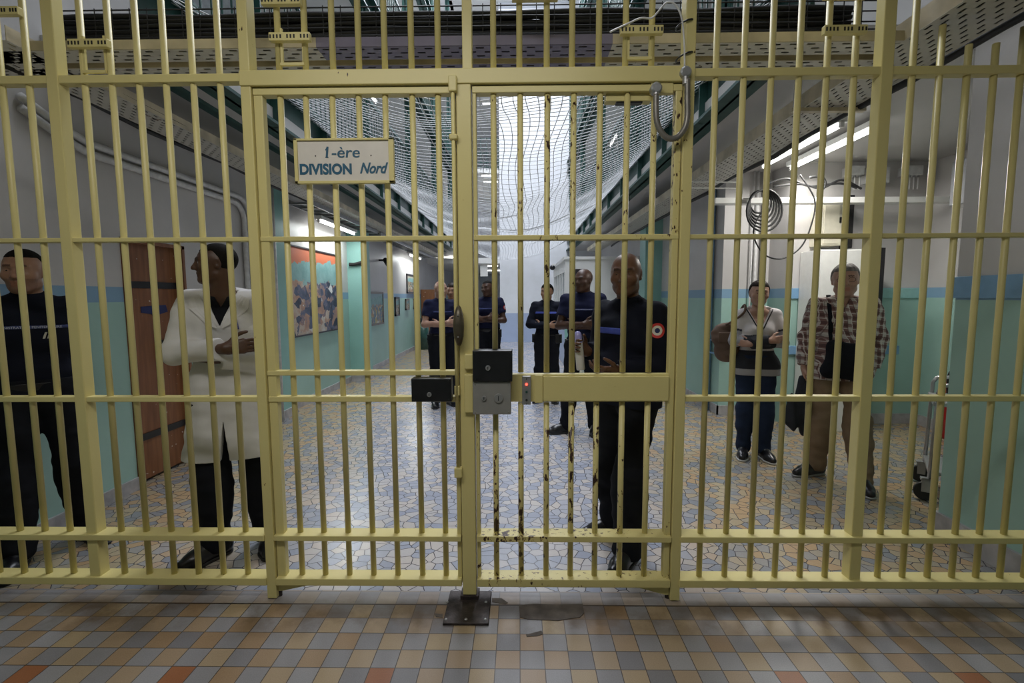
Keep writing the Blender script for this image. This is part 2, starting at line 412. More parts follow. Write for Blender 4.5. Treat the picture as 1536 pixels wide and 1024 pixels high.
for lv, z in enumerate((5.55, 8.15)):
    for sx, (x0, x1) in enumerate(((XL, GL), (GR, XR+.02))):
        struct('ceiling_gallery', quadbox((x0, 2.9, z), (x1, 24, z+.14)), 'white')
        ibeam('beam_gallery', GL if sx == 0 else GR, 1, z-.02, z+.30, mat='green')
    struct('ceiling_gallery', quadbox((GL, YE+.02, z), (-.66, 24, z+.14)), 'white')
# end wall : tall bright wall plus the opening of the side corridor on the left of it
b = MB(); b.box((-.64, YE, 0), (XR, YE+.2, 10.8)); struct('wall_end', b, 'wall_pale')
struct('wall_end_corridor', quadbox((XL-.1, 23.6, 0), (-.5, 23.8, 10.8)), 'wall_pale')
struct('ceiling_end', quadbox((XL, YE, 2.62), (-.64, 23.6, 2.8)), 'white')
struct('wall_front_upper', quadbox((XL, 2.2, 3.6), (2.9, 2.4, 10.8)), 'white')
# roof with a long skylight opening
b = MB(); b.box((XL-.2, 2.2, 10.8), (GL+.1, 24, 11)); b.box((GR-.1, 2.2, 10.8), (XR+.4, 24, 11)); b.box((GL, YE-.1, 10.8), (GR, 24, 11))
struct('ceiling_roof', b, 'white')
# upper floor doors (dark) and railings, columns
n = 0
for z in (3.42, 5.70, 8.30):
    for x in (XL, XR):
        s = 1 if x < 0 else -1
        for k in range(5):
            y = 4.6+k*2.4
            d = thing('cell_door', 'dark cell door on an upper gallery, seen through the safety net', 'door', (x, y, z), 'cell doors of the upper galleries')
            obj('door_leaf', quadbox((min(x+s*.021, x+s*.06), y, z), (max(x+s*.021, x+s*.06), y+.8, z+1.9)), 'doorgrey' if 'doorgrey' in M else 'greymetal', d, .005)
            obj('handle', quadbox((min(x+s*.06, x+s*.10), y+.08, z+.95), (max(x+s*.06, x+s*.10), y+.12, z+1.1)), 'black', d)
def railing(x, z, y0, y1, lab):
    r = thing('gallery_railing', lab, 'railing', (x, y0, z), 'railings of the upper galleries')
    b = MB(); b.box((x-.02, y0, z+1.0), (x+.02, y1, z+1.05)); obj('handrail', b, 'green', r)
    b = MB(); b.box((x-.01, y0, z+.10), (x+.01, y1, z+.12)); b.box((x-.01, y0, z+.55), (x+.01, y1, z+.57)); obj('lower_rail', b, 'green', r)
    b = MB(); y = y0+.05
    while y < y1:
        b.box((x-.006, y, z+.1), (x+.006, y+.012, z+1.0)); y += .13
    o = obj('baluster', b, 'green', r); o['kind'] = 'stuff'
for z in (3.42, 5.87, 8.47):
    railing(GL-.04, z, 3.0, YE, 'green steel railing along the left upper gallery')
    railing(GR+.04, z, 3.0, YE, 'green steel railing along the right upper gallery')
for z in (5.55, 8.15):
    r = thing('landing_railing', 'dark railing across the far landing at the end of the atrium, level %s' % ('lower' if z < 6 else 'upper'), 'railing', (-2, YE, z))
    b = MB()
    for k in range(7): b.box((GL, YE, z+.16+k*.15), (-.66, YE+.02, z+.185+k*.15))
    for k in range(9): b.box((GL+k*.19, YE, z+.1), (GL+.02+k*.19, YE+.03, z+1.1))
    obj('rail_grid', b, 'green', r)
for x in (GL, GR):
    for k in range(5):
        y = 4.1+k*2.9
        b = MB(); b.box((x-.06, y, 3.4), (x+.06, y+.012, 10.8)); b.box((x-.06, y+.11, 3.4), (x+.06, y+.122, 10.8)); b.box((x-.008, y, 3.4), (x+.008, y+.12, 10.8))
        struct('column', b, 'green')
# ============================================================ safety net (stuff: nobody could count its cells)
def net():
    V = []; E = []
    cell = .075; nx = int((GR-GL)/cell); x0 = GL
    ys = []; y = 3.0
    while y < YE-.1: ys.append(y); y += .10
    def z(u, y):   # u in -1..1
        sag = .60*(1-u*u)*(1+.18*math.sin(y*.9+1.0)+.06*math.sin(y*2.3))
        return 3.38-sag+.025*math.sin(7*u+y*1.7)*(1-u*u)+.018*math.sin(y*5+u*3)*(1-u*u)
    def xx(u, y): return (GL+GR)/2+(GR-GL)/2*u+.03*math.sin(y*3+u*9)*(1-u*u)
    N = nx
    pts = [[Vector((xx(-1+2*i/N, yy), yy, z(-1+2*i/N, yy))) for i in range(N+1)] for yy in ys]
    return pts
pts = net()
cu = bpy.data.curves.new('safety_net', 'CURVE'); cu.dimensions = '3D'; cu.bevel_depth = .0034; cu.bevel_resolution = 0
def addsp(P):
    s = cu.splines.new('POLY'); s.points.add(len(P)-1)
    s.points.foreach_set('co', [c for p in P for c in (*p, 1.0)])
for row in pts: addsp(row)
for i in range(len(pts[0])): addsp([pts[j][i] for j in range(0, len(pts), 2)])
M['net'] = plain('white_net_cord', (.80, .82, .85), .6, var=.04)
cu.materials.append(M['net'])
nett = bpy.data.objects.new('safety_net', cu); COL.objects.link(nett)
tag(nett, 'white cord safety net sagging across the atrium between the galleries', 'safety net', kind='stuff')
# ============================================================ cable trays
def tray(name, lab, A, B, prof, mat, group=None, flange=None, flmat='cream_steel', lip=None):
    t = thing(name, lab, 'cable tray', A, group)
    uvstrip('tray_bottom', (A, B, prof), mat, t, .003)
    if flange:
        b = MB()
        for p, q in flange:
            A_, B_ = Vector(A), Vector(B)
            P, Q = Vector(p), Vector(q)
            dirv = (B_-A_)
            b.add([A_+P, B_+P, B_+Q, A_+Q], [(0, 1, 2, 3)])
        o = obj('side_flange', b, flmat, t); s = o.modifiers.new('solid', 'SOLIDIFY'); s.thickness = .004
    return t
zt = 2.75
tray('cable_tray', 'long perforated cream cable tray under the left gallery beside the wall', (-2.45, 2.4, zt), (-2.45, YE-1, zt), [(0, 0, 0), (-.25, 0, 0)], 'perf', None, [((0, 0, 0), (0, 0, .07)), ((-.25, 0, 0), (-.25, 0, .05))])
tray('cable_tray', 'perforated cable tray on the right, crossing over the top of the barred gate', (1.87, .3, zt), (1.87, 13.5, zt), [(0, 0, 0), (.33, 0, 0)], 'perf', None, [((0, 0, 0), (-.005, 0, .09)), ((.33, 0, 0), (.33, 0, .05))])
for i, (xa, xb, pm, fm, lab) in enumerate(((-3.0, -1.0, 'perf', 'cream_steel', 'cream perforated tray across the corridor top, left length with bare rust marks'),
                                 (-1.0, .46, 'perf_lilac', 'lilac_steel', 'lilac painted perforated tray across the corridor top, middle length'),
                                 (.46, 1.87, 'perf', 'cream_steel', 'cream perforated tray across the corridor top, right length'))):
    A = Vector((xa, 2.50, zt)); B = Vector((xb, 2.50, zt))
    t = thing('cross_cable_tray', lab, 'cable tray', A)
    uvstrip('tray_bottom', (A, B, [(0, 0, 0), (0, .125, 0)]), pm, t, .003)
    uvstrip('tray_bottom', (A+Vector((0, .19, 0)), B+Vector((0, .19, 0)), [(0, 0, 0), (0, .13, 0)]), pm, t, .003)
    b = MB(); b.box((xa, 2.495, zt), (xb, 2.50, zt+.045)); obj('side_flange', b, fm, t)
    b = MB(); b.box((xa, 2.625, zt), (xb, 2.63, zt+.05)); b.box((xa, 2.685, zt-.0), (xb, 2.69, zt+.05)); b.box((xa, 2.82, zt), (xb, 2.825, zt+.05)); b.box((xa, 2.63, zt+.045), (xb, 2.685, zt+.05)); obj('side_flange', b, 'cream_steel', t)
for k in range(10):  # cables added inside the cross tray so that its slots look dark
    yy = (2.512, 2.537, 2.562, 2.587, 2.612, 2.702, 2.727, 2.752, 2.777, 2.802)[k]
    p = [(-2.95+.24*i, yy+.004*math.sin(i*1.3+k), 2.765+.003*math.sin(i*.9+k*2)) for i in range(21)]
    tag(obj('tray_cable', MB().tube(p, .0125, 6), 'rubber', smooth=True), 'added black cable filling the perforated cross tray to darken its slots', 'cable', 'added cables in the cross tray')
# cross hanger on the right tray and its rods
b = MB(); b.box((1.78, 3.30, zt-.035), (2.26, 3.34, zt-.012)); h = obj('tray_hanger', b, 'perf' if False else 'cream_steel'); tag(h, 'short steel hanger bar below the right cable tray', 'bracket')
b = MB(); b.cyl((1.80, 3.32, zt-.02), (1.80, 3.32, ZC+.01), .004, 6); o = obj('hanger_rod', b, 'greymetal', h)
# black cable basket across the top
bk = thing('cable_basket', 'dark wire basket crossing above the gate, holding black cables', 'cable tray', (-2.6, 2.9, 2.99))
b = MB()
for k in range(4): b.cyl((-2.7, 2.86+.09*k, 2.99), (2.0, 2.86+.09*k, 2.99), .004, 6)
for k in range(3): b.cyl((-2.7, 2.86, 3.03+.055*k), (2.0, 2.86, 3.03+.055*k), .004, 6)
for k in range(48): b.tube([(-2.7+.1*k, 2.86, 3.15), (-2.7+.1*k, 2.86, 2.985), (-2.7+.1*k, 3.14, 2.985), (-2.7+.1*k, 3.14, 3.15)], .003, 5)
obj('wire_grid', b, 'black', bk)
rr = random.Random(3)
for k in range(26):
    yy = 2.89+.042*(k % 6); zz = 3.005+.026*(k//6); ph = rr.random()*6
    p = [(-2.7+.24*i, yy+.008*math.sin(i*1.1+ph), zz+.010*abs(math.sin(i*.8+ph))) for i in range(20)]
    b = MB().tube(p, .013+.004*rr.random(), 8)
    tag(obj('black_cable', b, 'rubber', smooth=True), 'thick black cable lying in the wire basket above the gate', 'cable', 'black cables in the basket above the gate')
# cables along the trays
for k, (x, z, s, lab) in enumerate(((-2.73, 2.80, .02, 'dark cable running beside the left cable tray'), (2.23, 2.79, .022, 'dark cable running beside the right cable tray'))):
    p = [(x+.012*math.sin(i*1.7+k), 2.6+.5*i if k == 0 else .4+.5*i, z-.045+.012*math.sin(i*2.1)) for i in range(24)]
    tag(obj('tray_cable', MB().tube(p, s, 8), 'rubber', smooth=True), lab, 'cable')
for k in range(7):  # added as filling, to darken the slots of both long trays
    p = [(-2.475-.034*k+.01*math.sin(i+k), 2.6+.5*i, 2.775+.006*math.sin(i*1.3+k)) for i in range(24)]
    tag(obj('tray_cable', MB().tube(p, .017, 6), 'rubber', smooth=True), 'added black cable darkening the slots of the left perforated tray', 'cable', 'added cables in the left perforated tray')
    p = [(1.90+.045*k+.01*math.sin(i+k), .6+.5*i, 2.775+.006*math.sin(i*1.3+k)) for i in range(24)]
    tag(obj('tray_cable', MB().tube(p, .022, 6), 'rubber', smooth=True), 'added black cable darkening the slots of the right perforated tray', 'cable', 'added cables in the right perforated tray')
# far ladder tray that branches to the left wall above the painting
b = MB(); b.box((-2.9, 6.1, 2.68), (-2.88, 9.0, 2.74)); b.box((-2.62, 6.1, 2.68), (-2.60, 9.0, 2.74))
for k in range(10): b.box((-2.9, 6.2+.3*k, 2.69), (-2.6, 6.23+.3*k, 2.72))
tag(obj('ladder_tray', b, 'greymetal'), 'grey ladder-type cable tray above the large painting', 'cable tray')
b = MB(); b.box((-2.9, 9.2, 2.68), (-2.88, YE-1.2, 2.74)); b.box((-2.62, 9.2, 2.68), (-2.60, YE-1.2, 2.74))
for k in range(19): b.box((-2.9, 9.3+.3*k, 2.69), (-2.6, 9.33+.3*k, 2.72))
tag(obj('ladder_tray', b, 'greymetal'), 'grey ladder-type cable tray above the small paintings further along', 'cable tray')
# ============================================================ lamps
def fixture(lab, x, y0, y1, z, tubes, tmat='tube', along='y'):
    t = thing('fluorescent_lamp', lab, 'lamp', (x, y0, z))
    w = .10 if len(tubes) == 2 else .05
    o = obj('housing', quadbox((x-w, y0, z+.02), (x+w, y1, z+.07)), 'tile_white', t, .004)
    for dx in tubes:
        obj('tube', MB().cyl((x+dx, y0+.03, z), (x+dx, y1-.03, z), .018, 12), tmat, t, smooth=True)
        b = MB(); b.box((x+dx-.015, y0, z-.02), (x+dx+.015, y0+.03, z+.03)); b.box((x+dx-.015, y1-.03, z-.02), (x+dx+.015, y1, z+.03)); obj('end_cap', b, 'white', t)
    return t
fixture('brighter lit tube lamp under the recess ceiling, the outer of the two', 3.03, 4.25, 5.60, 2.93, (0,))
fixture('thinner lit tube lamp under the recess ceiling beside the cable tray', 2.72, 4.25, 5.60, 2.95, (0,), 'tube_far')
fixture('lit tube lamp high on the wall above the large painting', -2.83, 6.9, 8.4, 2.60, (0,))
fixture('lit tube lamp further down the left wall above the small paintings', -2.83, 12.5, 14.0, 2.60, (0,))
fixture('ceiling tube lamp of the entrance side', -.6, .2, 1.4, 3.45, (-.06, .06))
def xfix(lab, x0, x1, y, z):
    t = thing('fluorescent_lamp', lab, 'lamp', (x0, y, z))
    obj('housing', quadbox((x0, y-.04, z+.02), (x1, y+.04, z+.06)), 'tile_white', t)
    obj('tube', MB().cyl((x0+.02, y, z), (x1-.02, y, z), .022, 10), 'tube_far', t)
xfix('nearest lit tube lamp across the far side corridor ceiling', -1.3, -.7, 16.6, 2.56)
xfix('deeper lit tube lamp across the far side corridor ceiling', -1.5, -.75, 19.5, 2.56)
xfix('lit tube lamp under the first far landing of the atrium', -1.25, -.72, 16.35, 5.49)
xfix('second lit tube lamp under the first far landing, just behind', -1.25, -.72, 17.2, 5.49)
xfix('lit tube lamp under the second far landing of the atrium', -1.25, -.72, 16.35, 8.09)
xfix('second lit tube lamp under the second far landing, just behind', -1.25, -.72, 17.2, 8.09)
fixture('lit tube lamp on the left upper gallery seen through the net', -2.9, 9.0, 10.2, 5.45, (0,), 'tube_far')
fixture('lit tube lamp on the right upper gallery seen through the net', 2.4, 8.6, 9.8, 5.45, (0,), 'tube_far')
fixture('lit tube lamp far down the right upper gallery', 2.4, 12.2, 13.2, 5.45, (0,), 'tube_far')
# ============================================================ left wall things
d = struct('door_1', quadbox((XL-.12, DY0+.02, .02), (XL-.05, DY1-.02, DZ-.02)), 'wood', bev=.004)
b = MB(); b.box((XL-.13, DY0, 0), (XL+.012, DY0+.03, DZ)); b.box((XL-.13, DY1-.03, 0), (XL+.012, DY1, DZ)); b.box((XL-.13, DY0, DZ-.03), (XL+.012, DY1, DZ)); obj('door_frame', b, 'wood', d)
for z in (1.60, .35):
    obj('strap_hinge', quadbox((XL-.052, DY0+.02, z), (XL-.038, DY1-.05, z+.055)), 'black', d)
b = MB(); b.box((XL-.052, DY0+.38, .98), (XL-.02, DY0+.50, 1.16)); obj('lock_case', b, 'black', d, .004)
M['bluetape'] = plain('dark_blue_sticker', (.01, .016, .10), .4)
b = MB(); b.prism([(DY0+.22, 1.45), (DY0+.50, 1.46), (DY0+.52, 1.40), (DY0+.42, 1.38), (DY0+.38, 1.33), (DY0+.33, 1.385), (DY0+.22, 1.40)], 'x', XL-.05, XL-.046)
obj('sticker', b, 'bluetape', d)['label'] = 'torn dark blue sticker'
# pipes in the corner
for k, (dx, lab) in enumerate(((0, 'outer grey pipe running under the left tray then bending down the wall'), (.07, 'inner grey pipe bending down the left wall beside its twin'))):
    zt_ = 2.60-dx; yb = 5.45-dx*1.3
    p = [(XL+.035, 3.0, zt_+.14), (XL+.035, 3.25, zt_+.05), (XL+.035, 3.45, zt_)] + [(XL+.035, y, zt_) for y in (3.9, 4.5, yb-.18)] + [(XL+.035, yb-.18+.18*math.sin(a*math.pi/12), zt_-.18+.18*math.cos(a*math.pi/12)) for a in range(1, 7)] + [(XL+.035, yb, z) for z in (2.0, 1.0, .02)]
    tag(obj('wall_pipe', MB().tube(p, .026, 10), 'pipe_white', smooth=True), lab, 'pipe')
for y, r, m_, lab in ((6.42, .022, 'pipe_white', 'thin white vertical pipe before the teal pilaster'), (6.21, .03, 'wall_teal', 'teal painted vertical pipe beside the large painting')):
    tag(obj('vertical_pipe', MB().cyl((XL+.13 if r < .03 else XL+.06, y-.62 if r < .03 else y, 0.0), (XL+.13 if r < .03 else XL+.06, y-.62 if r < .03 else y, ZC), r, 12), m_, smooth=True), lab, 'pipe')
# large painting : a plain generic gathering of light and dark patches under an orange awning
def art_mat(name, seed, sky, a, b_, c_):
    m, nt, bs = nmat(name)
    tc = nd(nt, 'ShaderNodeTexCoord'); mp = nd(nt, 'ShaderNodeMapping'); mp.inputs['Location'].default_value = (seed, seed*2, 0)
    lk(nt, tc.outputs['Generated'], mp.inputs[0])
    mp.inputs['Scale'].default_value = (1, 1, .8)
    dn = nd(nt, 'ShaderNodeTexNoise'); dn.inputs['Scale'].default_value = 6; dn.inputs['Detail'].default_value = 4; lk(nt, mp.outputs[0], dn.inputs['Vector'])
    va = nd(nt, 'ShaderNodeVectorMath', operation='MULTIPLY_ADD'); lk(nt, dn.outputs['Color'], va.inputs[0]); va.inputs[1].default_value = (.22, .22, .22); lk(nt, mp.outputs[0], va.inputs[2])
    v = nd(nt, 'ShaderNodeTexVoronoi'); v.inputs['Scale'].default_value = 13; lk(nt, va.outputs[0], v.inputs['Vector'])
    wv = noise(nt, 9, 5, .65, vec=mp.outputs[0])
    s_ = nd(nt, 'ShaderNodeSeparateXYZ'); lk(nt, v.outputs['Color'], s_.inputs[0])
    f = mathn(nt, 'ADD', mathn(nt, 'MULTIPLY', s_.outputs[0], .55), mathn(nt, 'MULTIPLY', wv, .45))
    c1 = ramp(nt, f, [(.25, a), (.42, b_), (.55, (.42, .24, .16)), (.66, c_), (.8, (.65, .66, .66))])
    g = nd(nt, 'ShaderNodeSeparateXYZ'); lk(nt, tc.outputs['Generated'], g.inputs[0])
    zz = mathn(nt, 'ADD', g.outputs[2], mathn(nt, 'MULTIPLY', mathn(nt, 'SUBTRACT', wv, .5), .3))
    mid = mixc(nt, mathn(nt, 'GREATER_THAN', zz, .62), c1, mixc(nt, wv, (.06, .20, .20), (.35, .55, .55)))
    c2 = mixc(nt, mathn(nt, 'GREATER_THAN', mathn(nt, 'SUBTRACT', zz, mathn(nt, 'MULTIPLY', g.outputs[1], .10)), .80), mid, sky)
    lk(nt, c2, bs.inputs['Base Color']); bs.inputs['Roughness'].default_value = .5
    return m
M['art1'] = art_mat('canvas_gathering', 3.1, (.55, .15, .07), (.02, .03, .06), (.10, .12, .20), (.50, .44, .38))
M['art2'] = art_mat('canvas_coast', 8.2, (.25, .38, .42), (.10, .18, .22), (.16, .24, .30), (.45, .40, .12))
M['art3'] = art_mat('canvas_small', 5.5, (.40, .38, .30), (.10, .14, .10), (.22, .18, .12), (.40, .34, .22))
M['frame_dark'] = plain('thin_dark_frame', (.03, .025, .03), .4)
M['frame_grey'] = plain('brown_grey_frame', (.16, .13, .10), .4)
def painting(lab, x, y0, y1, z0, z1, art, fr, fw=.025):
    t = thing('painting', lab, 'painting', (x, (y0+y1)/2, z0))
    obj('canvas', quadbox((x+.002, y0+fw*.5, z0+fw*.5), (x+.022, y1-fw*.5, z1-fw*.5)), art, t)
    b = MB(); b.box((x, y0, z0), (x+.035, y0+fw, z1)); b.box((x, y1-fw, z0), (x+.035, y1, z1)); b.box((x, y0, z0), (x+.035, y1, z0+fw)); b.box((x, y0, z1-fw), (x+.035, y1, z1))
    obj('frame', b, fr, t)
painting('large painting of a crowded gathering under an orange awning on the left wall', XL, 6.27, 8.10, .98, 2.22, 'art1', 'frame_dark', .02)
painting('painting of a grey-blue coast in a brown frame, just past the teal pilaster', XL, 9.75, 10.75, .93, 1.63, 'art2', 'frame_grey', .04)
painting('dark framed picture second after the pilaster, behind the coast painting', XL, 11.8, 12.2, 1.05, 1.52, 'art3', 'frame_dark', .04)
painting('small framed picture third after the pilaster', XL, 12.9, 13.3, 1.17, 1.47, 'art3', 'frame_grey', .04)
painting('small framed picture fourth after the pilaster', XL, 13.9, 14.3, 1.17, 1.47, 'art3', 'frame_grey', .04)
painting('tall pale framed picture hung above the row of small ones', XL, 13.1, 14.6, 1.62, 2.15, 'art3', 'frame_dark', .04)
# spot lamp on wall, black pipe bend by pilaster, bin, cupboard
t = thing('spot_lamp', 'small dark spot lamp clamped on the left wall past the pilaster', 'lamp', (XL+.05, 10.6, 2.3))
obj('bracket', MB().box((XL, 10.57, 2.30), (XL+.12, 10.63, 2.34)), 'black', t); obj('lamp_head', MB().tube([(XL+.12, 10.6, 2.34), (XL+.22, 10.55, 2.24)], [.05, .07], 12), 'black', t)
p = [(XL+.31, 8.60, 2.60), (XL+.31, 8.58, 2.25), (XL+.30, 8.58, 2.15), (XL+.16, 8.58, 2.10), (XL+.05, 8.58, 2.10)]
tag(obj('bent_pipe', MB().tube(smoothpath(p, 4), .03, 8), 'rubber', smooth=True), 'short black pipe bending round the teal left pilaster', 'pipe')
t = thing('waste_bin', 'dark green cylindrical bin against the far left wall', 'bin', (-2.80, 14.0, 0))
obj('bin_body', MB().tube([(-2.80, 14.0, 0), (-2.80, 14.0, .80)], [.15, .17], 20), 'green', t, smooth=True); obj('lid', MB().tube([(-2.80, 14.0, .80), (-2.80, 14.0, .85), (-2.80, 14.0, .90)], [.18, .18, .10], 20), 'black', t)
t = thing('standing_cupboard', 'narrow brown cupboard beyond the bin at the corridor end', 'cupboard', (-2.75, 15.3, 0))
obj('body', quadbox((XL+.01, 15.0, 0.0), (-2.62, 15.5, 1.75)), 'wood', t, .01); obj('door', quadbox((-3.0, 14.985, .08), (-2.66, 15.0, 1.70)), 'wood', t); obj('handle', quadbox((-2.70, 14.97, .9), (-2.68, 14.985, 1.05)), 'steel', t)
# far dangling sign plate above the tall officer's head
t = tag(obj('hanging_notice', quadbox((-1.30, 16.3, 2.20), (-1.05, 16.33, 2.62)), 'tile_white', bev=.003), 'white blank notice board hanging above the far side corridor', 'sign')
# ============================================================ guard booth
bx0, by0 = .98, 10.4
t = thing('guard_booth', 'white panelled guard booth with windows at the right of the corridor', 'booth', (bx0, by0, 0))
obj('front_panel', quadbox((bx0, by0, .95), (XR-.01, by0+.06, 2.30)), 'white', t)
obj('front_base', quadbox((bx0, by0, 0), (XR-.01, by0+.06, .95)), 'wall_teal', t)
obj('roof', quadbox((bx0-.03, by0-.03, 2.30), (XR-.01, by0+3.6, 2.36)), 'white', t)
obj('side_base', quadbox((bx0, by0+.06, 0), (bx0+.06, by0+3.5, 1.0)), 'wall_pale', t)
obj('side_head', quadbox((bx0, by0+.06, 2.05), (bx0+.06, by0+3.5, 2.30)), 'white', t)
for k in range(6): obj('window_post', quadbox((bx0-.004, by0+.06+.64*k, 1.0), (bx0+.06, by0+.16+.64*k, 2.05)), 'white', t)
mg, nt, bs = nmat('booth_glass'); bs.inputs['Base Color'].default_value = (.75, .82, .85, 1); bs.inputs['Transmission Weight'].default_value = .85; bs.inputs['Roughness'].default_value = .05; bs.inputs['IOR'].default_value = 1.05
M['glass'] = mg
for k in range(5): obj('window_glass', quadbox((bx0+.02, by0+.16+.64*k, 1.0), (bx0+.03, by0+.70+.64*k, 2.05)), 'glass', t)
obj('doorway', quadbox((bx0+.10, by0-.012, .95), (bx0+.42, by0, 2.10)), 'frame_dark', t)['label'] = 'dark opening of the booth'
t = thing('security_camera', 'small black security camera on the booth corner', 'camera', (bx0-.1, by0+2.6, 2.3))
obj('camera_dome', MB().sphere((bx0-.10, by0+2.5, 2.28), .07), 'black', t, smooth=True); obj('camera_mount', MB().box((bx0-.12, by0+2.45, 2.33), (bx0+.02, by0+2.55, 2.37)), 'white', t)
# ============================================================ right recess things
tag(obj('corner_pipe', MB().cyl((XR-.05, 6.42, 0), (XR-.05, 6.42, ZC), .045, 14), 'pipe_blue', smooth=True), 'thick vertical pipe painted blue below at the recess corner', 'pipe')
for z in (.78, .95, ):
    t = tag(obj('pipe_bracket', MB().tube([(XR-.05, 6.40, z), (XR-.02, 6.10, z), (XR+.10, 6.09, z)], .013, 8), 'pipe_blue', smooth=True), 'thin blue pipe stub fixed to the recess corner, %s one' % ('lower' if z < .9 else 'upper'), 'pipe')
for x, r, lab in ((3.02, .035, 'thick white vertical pipe in the recess corner'), (2.92, .014, 'thin white vertical pipe beside the thick one'), (2.87, .010, 'thinnest vertical conduit in the recess corner')):
    tag(obj('vertical_pipe', MB().cyl((x, 6.09, 0), (x, 6.09, ZC), r, 12), 'pipe_white', smooth=True), lab, 'pipe')
pa = PY(1068, 284, 5.4); pb = PY(1400, 288, 5.4)
tag(obj('white_conduit', quadbox((pa.x, 5.30, 2.50), (RX-.02, 5.42, 2.56)), 'tile_white', bev=.005), 'white cable channel spanning the recess below the lamp', 'conduit')
# cable loops
for k in range(6):
    c = PY(1138, 303, 5.28); r = .11+.019*k
    p = [(c.x+r*math.cos(a*math.pi/12)*.9+.006*k, 5.27-.012*k, c.z-.02*k+r*1.05*math.sin(a*math.pi/12)) for a in range(24)]
    tag(obj('cable_coil', MB().tube(p, .011, 7, True), 'rubber', smooth=True), 'black cable loop of the coil hanging under the white channel', 'cable', 'black cable loops of the recess coil')
p = [PY(*q, 5.24) for q in ((1200, 262), (1222, 300), (1216, 340), (1200, 372), (1172, 388), (1145, 380), (1130, 350), (1140, 322), (1156, 312))]
tag(obj('hanging_cable', MB().tube(smoothpath(p), .008, 7), 'rubber', smooth=True), 'single thin black cable swinging in a wide loop below the white channel', 'cable')
for k, q in enumerate((((1150, 276), (1180, 268), (1215, 279), (1260, 275), (1285, 282)), ((1160, 280), (1200, 276), (1232, 282), (1262, 270), (1292, 283)))):
    p = [PY(*w_, 5.30) for w_ in q]
    tag(obj('loose_cable', MB().tube(smoothpath(p), .012, 7), 'rubber', smooth=True), ('upper' if k == 0 else 'lower')+' loose black cable lying along the white channel', 'cable')
p = [PY(*w_, 5.30) for w_ in ((1215, 266), (1232, 265), (1238, 275), (1234, 284))]
tag(obj('cable_hook', MB().tube(smoothpath(p), .014, 7), 'rubber', smooth=True), 'short black curled cable end above the white channel', 'cable')
def pbox(name, lab, cat, px0, py0, px1, py1, Y, dep, mat, bev=.006):
    a = PY(px0, py1, Y); c = PY(px1, py0, Y)
    return a, c
def cab(name, lab, cat, px0, py0, px1, py1, Yf, Yb, mat, extra=None, bev=.006):
    a = PY(px0, py1, Yf); c = PY(px1, py0, Yf)
    t = thing(name, lab, cat, (a.x, Yf, a.z))
    obj('box_body', quadbox((a.x, Yf, a.z), (c.x, Yb, c.z)), mat, t, bev)
    if extra: extra(t, a, c, Yf)
    return t
def ebox_extra(t, a, c, Y):
    obj('box_door', quadbox((a.x+.02, Y-.012, a.z+.02), (c.x-.05, Y, c.z-.02)), 'beige_box', t, .003)
    obj('lock', quadbox((c.x-.045, Y-.02, (a.z+c.z)/2), (c.x-.03, Y, (a.z+c.z)/2+.06)), 'black', t)
cab('electric_box', 'beige electrical cabinet on the recess wall above the plaid-shirted man', 'box', 1231, 300, 1267, 368, 5.50, 5.72, 'beige_box', ebox_extra)
cab('black_duct', 'tall black vertical duct beside the beige electrical cabinet', 'duct', 1268, 292, 1283, 372, 5.60, 5.72, 'black', lambda t, a, c, Y: obj('front_cover', quadbox((a.x+.015, Y-.01, a.z+.02), (c.x-.015, Y, c.z-.02)), 'rubber', t))
def cup_extra(t, a, c, Y):
    obj('door', quadbox((a.x+.01, Y-.02, a.z), (c.x-.01, Y, c.z-.01)), 'tile_white', t, .004)
    obj('door_edge', quadbox((c.x, Y-.05, PY(1320, 470, Y).z), (c.x+.05, Y+.02, c.z+.01)), 'black', t)
    obj('latch', quadbox((c.x-.03, Y-.06, PY(1315, 430, Y).z), (c.x+.03, Y-.02, PY(1315, 424, Y).z)), 'black', t)
a = PY(1229, 374, 5.35); c = PY(1317, 374, 5.35)
t = thing('white_cupboard', 'tall white cupboard standing behind the plaid-shirted man', 'cupboard', (a.x, 5.35, 0))
obj('box_body', quadbox((a.x, 5.35, 0), (c.x, 5.70, a.z)), 'tile_white', t, .006)
obj('door', quadbox((a.x+.01, 5.33, .45), (c.x-.01, 5.35, a.z-.01)), 'tile_white', t, .004)
obj('door_edge', quadbox((c.x, 5.30, 1.25), (c.x+.045, 5.37, a.z+.01)), 'black', t)
obj('latch', quadbox((c.x-.03, 5.28, 1.56), (c.x+.02, 5.33, 1.62)), 'black', t)
def jb_extra(n):
    def f(t, a, c, Y):
        for k in range(n):
            x = a.x+(c.x-a.x)*(k+.5)/n
            obj('cable_gland', MB().cyl((x, Y+.04, a.z-.02), (x, Y+.04, a.z), .012, 8), 'greymetal', t)
            obj('cable', MB().cyl((x, Y+.04, a.z-.15), (x, Y+.04, a.z-.02), .007, 6), 'pipe_white', t)
    return f
cab('junction_box', 'small grey junction box, first above the white channel', 'box', 1275, 248, 1298, 262, 5.58, 5.72, 'pipe_white', jb_extra(3))
cab('junction_box', 'larger grey junction box between the two small ones above the channel', 'box', 1302, 250, 1336, 274, 5.58, 5.72, 'pipe_white', jb_extra(2))
cab('junction_box', 'small grey junction box nearest the recess corner', 'box', 1360, 248, 1386, 262, 5.58, 5.72, 'pipe_white', jb_extra(4))
M['unit_grey'] = plain('unit_grey_paint', (.36, .37, .39), .5)
